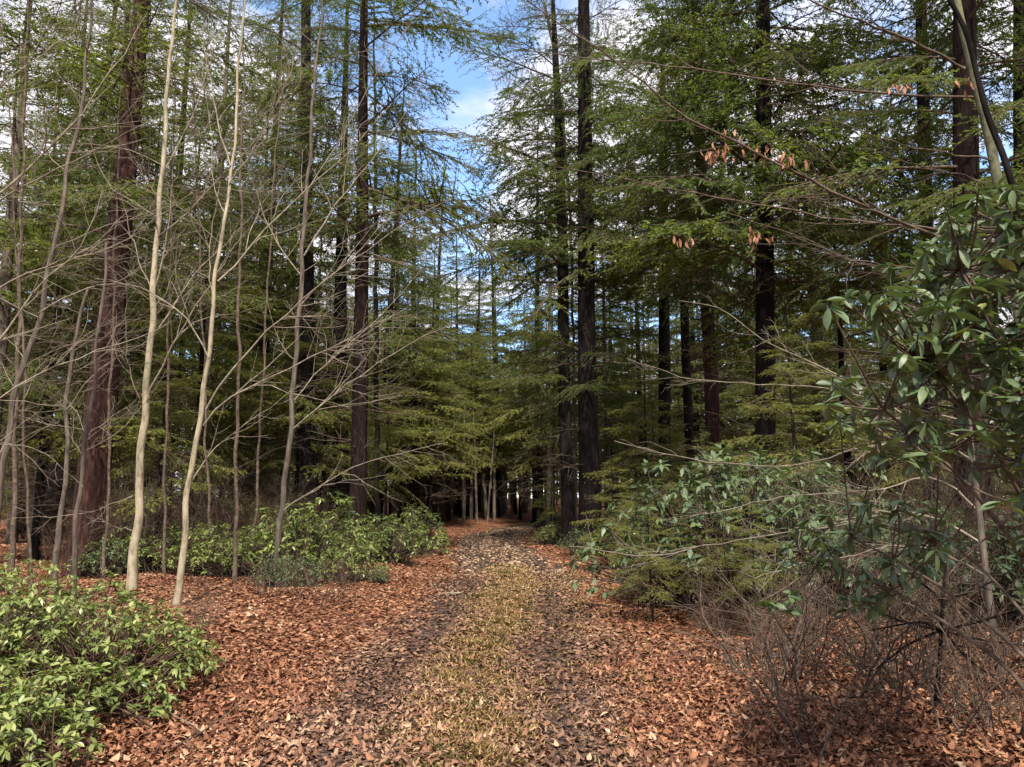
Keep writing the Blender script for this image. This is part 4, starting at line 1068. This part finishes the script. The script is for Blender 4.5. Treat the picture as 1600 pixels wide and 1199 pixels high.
# the large rhododendron at the right
rd = np.random.default_rng(200)
rbase = np.array([2.75, 3.7, float(hgt(2.75, 3.7))])
rt = thing('rhododendron_bush', 'tall dark green rhododendron with drooping glossy leaves at the right', 'bush', rbase)
def inpoly(px, py, pg):
    c = False; n = len(pg); j = n - 1
    for i in range(n):
        if ((pg[i][1] > py) != (pg[j][1] > py)) and (px < (pg[j][0] - pg[i][0]) * (py - pg[i][1]) / (pg[j][1] - pg[i][1]) + pg[i][0]):
            c = not c
        j = i
    return c
tp_ = []
for pg, cnt, y0, y1 in [([(1680, 250), (1540, 290), (1460, 350), (1375, 410), (1350, 470), (1410, 560), (1500, 600), (1680, 680)], 280, 2.9, 4.3), ([(1300, 570), (1440, 560), (1560, 620), (1680, 690), (1680, 780), (1480, 750), (1340, 700), (1290, 640)], 95, 3.1, 4.4),
        ([(1190, 870), (1260, 805), (1350, 770), (1480, 790), (1510, 860), (1440, 900), (1330, 890), (1230, 900)], 60, 4.2, 5.4), ([(1180, 935), (1250, 925), (1260, 960), (1190, 960)], 5, 4.4, 4.9), ([(1300, 900), (1400, 900), (1390, 960), (1290, 960)], 10, 4.2, 5.0), ([(1560, 780), (1680, 720), (1680, 900), (1600, 850)], 8, 2.9, 3.5)]:
    k = 0
    while k < cnt:
        px, py = rd.uniform(1150, 1690), rd.uniform(250, 980)
        if inpoly(px, py, pg):
            tp_.append(at(px, py, rd.uniform(y0, y1))); k += 1
for px, py, Y in [(1290, 468, 3.0), (1318, 462, 3.05), (1300, 600, 3.1), (1285, 628, 3.05), (1480, 330, 2.9), (1530, 295, 2.9)]:
    tp_.append(at(px, py, Y))
tips = np.array(tp_)
# main stems from the root, whorls hang on side shoots of the nearest
mains = []
for (px, py, Y) in [(1500, 420, 3.2), (1590, 350, 3.3), (1440, 560, 3.3), (1380, 640, 3.3), (1330, 840, 4.6), (1460, 830, 4.6), (1250, 860, 4.7), (1600, 620, 3.2), (1560, 520, 3.5)]:
    e = at(px, py, Y)
    m1 = rbase + (e - rbase) * np.array([0.25, 0.25, 0.55])
    mains.append(spline(np.array([rbase + np.array([rd.normal(0, 0.12), rd.normal(0, 0.1), -0.05]), m1, rbase + (e - rbase) * np.array([0.65, 0.65, 0.85]), e]), 16))
mains = np.array(mains)
nodes = mains[:, 5:].reshape(-1, 3)
dd = np.linalg.norm(tips[:, None] - nodes[None], axis=2) + 0.35 * np.clip(nodes[None, :, 2] - tips[:, None, 2] + 0.1, 0, 9)
S0 = nodes[dd.argmin(1)]
midp = (S0 + tips) / 2 + np.array([0, 0, -0.05]) + rd.normal(0, 0.03, tips.shape)
Pst = S0[:, None] * (1 - t5) ** 2 + 2 * midp[:, None] * t5 * (1 - t5) + tips[:, None] * t5 ** 2
which = dd.argmin(1) // (mains.shape[1] - 5)
STEMS = []
for k in range(len(mains)):
    sbm = MB(); V, F = tubes(mains[k:k + 1] - rbase, np.linspace(0.015, 0.006, 16)[None], 6); sbm.add(V, F)
    q = which == k
    if q.any():
        V, F = tubes(Pst[q] - rbase, np.tile(np.linspace(0.006, 0.0032, 6), (int(q.sum()), 1)), 5); sbm.add(V, F)
    STEMS.append(obj('stem', sbm.mesh('stem', [M_TWIG]), rt))
dirs = norm(norm(tips - S0) + np.array([-0.15, -0.2, 0.5]))
pos, Rm, S, pi = whorls(tips, dirs, rd, (6, 9), (0.055, 0.112), -0.25, 0.4)
tint = np.clip(rd.normal(0.5, 0.17, len(pos)) + rd.normal(0, 0.08, len(tips))[pi], 0, 1)
leafy(rt, rbase, M_RHOD, 'rhododendron_leaf', pos - rbase, Rm, S, rd, tint, parents=[STEMS[which[k]] for k in pi])

# middle distance laurels
def laurel_kind(rng, r, h, n, lsz, m):
    u = np.sqrt(rng.uniform(0, 1, n)); a = rng.uniform(0, 6.283, n)
    lob = 1 + 0.22 * np.sin(3 * a + 1) + 0.15 * np.sin(5 * a)
    x = r * u * np.cos(a) * lob; y = r * u * np.sin(a) * lob
    z = h * np.sqrt(np.clip(1 - (0.95 * u) ** 2, 0.05, 1)) * rng.uniform(0.5, 1.1, n) * (1 + 0.15 * np.sin(4 * x) * np.sin(3.3 * y))
    tips = np.stack([x, y, z], 1)
    dirs = np.stack([0.8 * u * np.cos(a), 0.8 * u * np.sin(a), np.full(n, 0.8)], 1) + rng.normal(0, 0.25, (n, 3))
    pos, Rm, S, pi = whorls(tips, dirs, rng, (6, 9), lsz, 0.15)
    b = MB()
    shp = leaf_shape('long', 1, 0.4, 0.2, 0.25, 3)
    tint = np.clip(rng.normal(0.5, 0.17, len(pos)) + rng.normal(0, 0.1, n)[pi], 0, 1)
    scatter(b, shp, pos, Rm, S, tint)
    roots = np.stack([rng.normal(0, 0.18 * r, n), rng.normal(0, 0.18 * r, n), np.full(n, -0.05)], 1)
    mid = (tips + roots) / 2 + rng.normal(0, 0.08, tips.shape)
    Pst = roots[:, None] * (1 - t5) ** 2 + 2 * mid[:, None] * t5 * (1 - t5) + tips[:, None] * t5 ** 2
    sb_ = MB(); V, F = tubes(Pst, np.tile(np.linspace(0.012, 0.004, 6), (n, 1)), 3); sb_.add(V, F)
    return [('foliage', b.mesh('foliage', [m])), ('stems', sb_.mesh('stems', [M_TWIG]))]
rq = np.random.default_rng(210)
LK = [laurel_kind(rq, 1.0, 1.2, 260, (0.07, 0.12), M_LAUR), laurel_kind(rq, 1.3, 1.1, 320, (0.07, 0.12), M_LAUR), laurel_kind(rq, 1.1, 1.4, 240, (0.08, 0.13), M_RHOD)]
for (px, Y, k, sc, lab) in [(495, 16.0, 0, 1.3, 'laurel bush in front of the black trunks, nearest to the path on the left'), (598, 20.0, 1, 1.1, 'rounded green laurel bush right of the dark red trunk'), (648, 24, 0, 1.15, 'laurel bush furthest along the left path edge'), (545, 19, 0, 0.8, 'laurel bush wrapped round the foot of the dark red trunk'),
        (440, 18.5, 1, 1.0, 'laurel bush behind the slim grey brown sapling'), (380, 16.6, 1, 0.9, 'wide laurel bush at the back of the leafy bank'), (322, 17.0, 0, 0.85, 'laurel bush behind the slanting pale sapling'), (240, 17.0, 1, 0.85, 'laurel bush right behind the left pale sapling'), (180, 16.2, 2, 0.6, 'low laurel right of the reddish trunk'),
        (395, 22, 0, 1.3, 'taller laurel bush in the left wood behind the wide one'), (505, 23, 1, 1.1, 'laurel bush between the black trunks left of the path'), (595, 15.0, 2, 0.22, 'tiny laurel sprout at the left path edge'), (545, 15.2, 0, 0.6, 'low bright laurel in front of the dark red trunk'), (480, 13.8, 2, 0.4, 'low dark laurel sprigs at the corner of the leafy bank'), (440, 14.2, 2, 0.42, 'low laurel sprigs at the back of the leafy bank'),
        (905, 23.5, 2, 0.55, 'dark low laurel at the foot of the two path-side hemlocks'), (868, 30, 1, 0.7, 'pale green laurel left of the slender black path-side trunk'), (985, 19, 1, 0.95, 'laurel bush right of the thick black trunk'), (1045, 15.5, 1, 0.9, 'laurel bush behind the right edge of the path'),
        (1095, 12.0, 2, 1.5, 'grey green laurel thicket right of the path, nearest one'), (1175, 11.5, 2, 1.55, 'grey green laurel left of the rhododendron'), (1240, 13, 2, 1.5, 'grey green laurel behind the arching bare branches'), (1320, 10.5, 2, 0.95, 'laurel bush in the shade behind the rhododendron'), (1430, 12, 2, 1.0, 'shaded laurel bush behind the spoked dead sapling'), (1540, 9, 2, 0.9, 'shaded laurel bush at the right picture edge')]:
    g = gp(px, Y)
    t = thing('laurel_bush', lab, 'bush', g, 'laurel bushes in the middle distance', rq.uniform(0, 6.28), sc)
    for nm, me in LK[k]:
        o = obj(nm, me, t)

# ------------------------------------------------------------------ fallen sticks
rs = np.random.default_rng(230)
for px, py, L, az, r, m, lab in [(706, 932, 0.42, 0.15, 0.016, M_PALE, 'short pale stick lying across the left rut of the path'), (640, 835, 1.6, 1.3, 0.03, M_GREYB, 'broken branch leaning at the far left side of the path'), (700, 826, 2.4, 0.2, 0.035, M_GREYB, 'longest fallen branch lying across the end of the path'),
        (760, 824, 1.7, 2.9, 0.03, M_TWIG, 'dark fallen branch at the end of the path'), (1105, 1120, 0.6, 2.6, 0.007, M_PALETWIG, 'thin pale twig lying in the leaves right of the path'), (1215, 1080, 0.8, 2.2, 0.008, M_PALETWIG, 'thin stick propped in the leaves under the rhododendron'), (290, 1140, 0.6, 2.4, 0.005, M_PALETWIG, 'thin twig beside the foreground laurel bush'),
        (330, 1150, 0.7, 1.2, 0.006, M_TWIG, 'dark twig on the orange leaves near the bottom left')]:
    g = ground(px, py)
    D = np.array([[math.cos(az), math.sin(az), 0.12 if L < 1 else 0.05]])
    P = poly(-D * L / 2 + np.array([[0, 0, r + 0.05]]), D, np.array([L]), rs, 8, 0.08)
    b = MB(); V, F = tubes(P, np.linspace(r, r * 0.6, 8)[None], 7); b.add(V, F)
    b.add(V[:7], np.arange(7)[None, ::-1]); b.add(V[-7:], np.arange(7)[None])
    S, D2, l, r1 = kids(P, np.array([L]), np.array([r]), rs, 4, 0.3, 0.95, (0.5, 0.9), (0.15, 0.4))
    V, F = tubes(poly(S, D2, l, rs, 5, 0.15), taper(np.maximum(r1 * 0.6, 0.002), 5, 0.4), 4); b.add(V, F)
    o = obj('fallen_stick', b.mesh('fallen_stick', [m]), None, g)
    o['label'] = lab; o['category'] = 'stick'; o['group'] = 'fallen sticks'
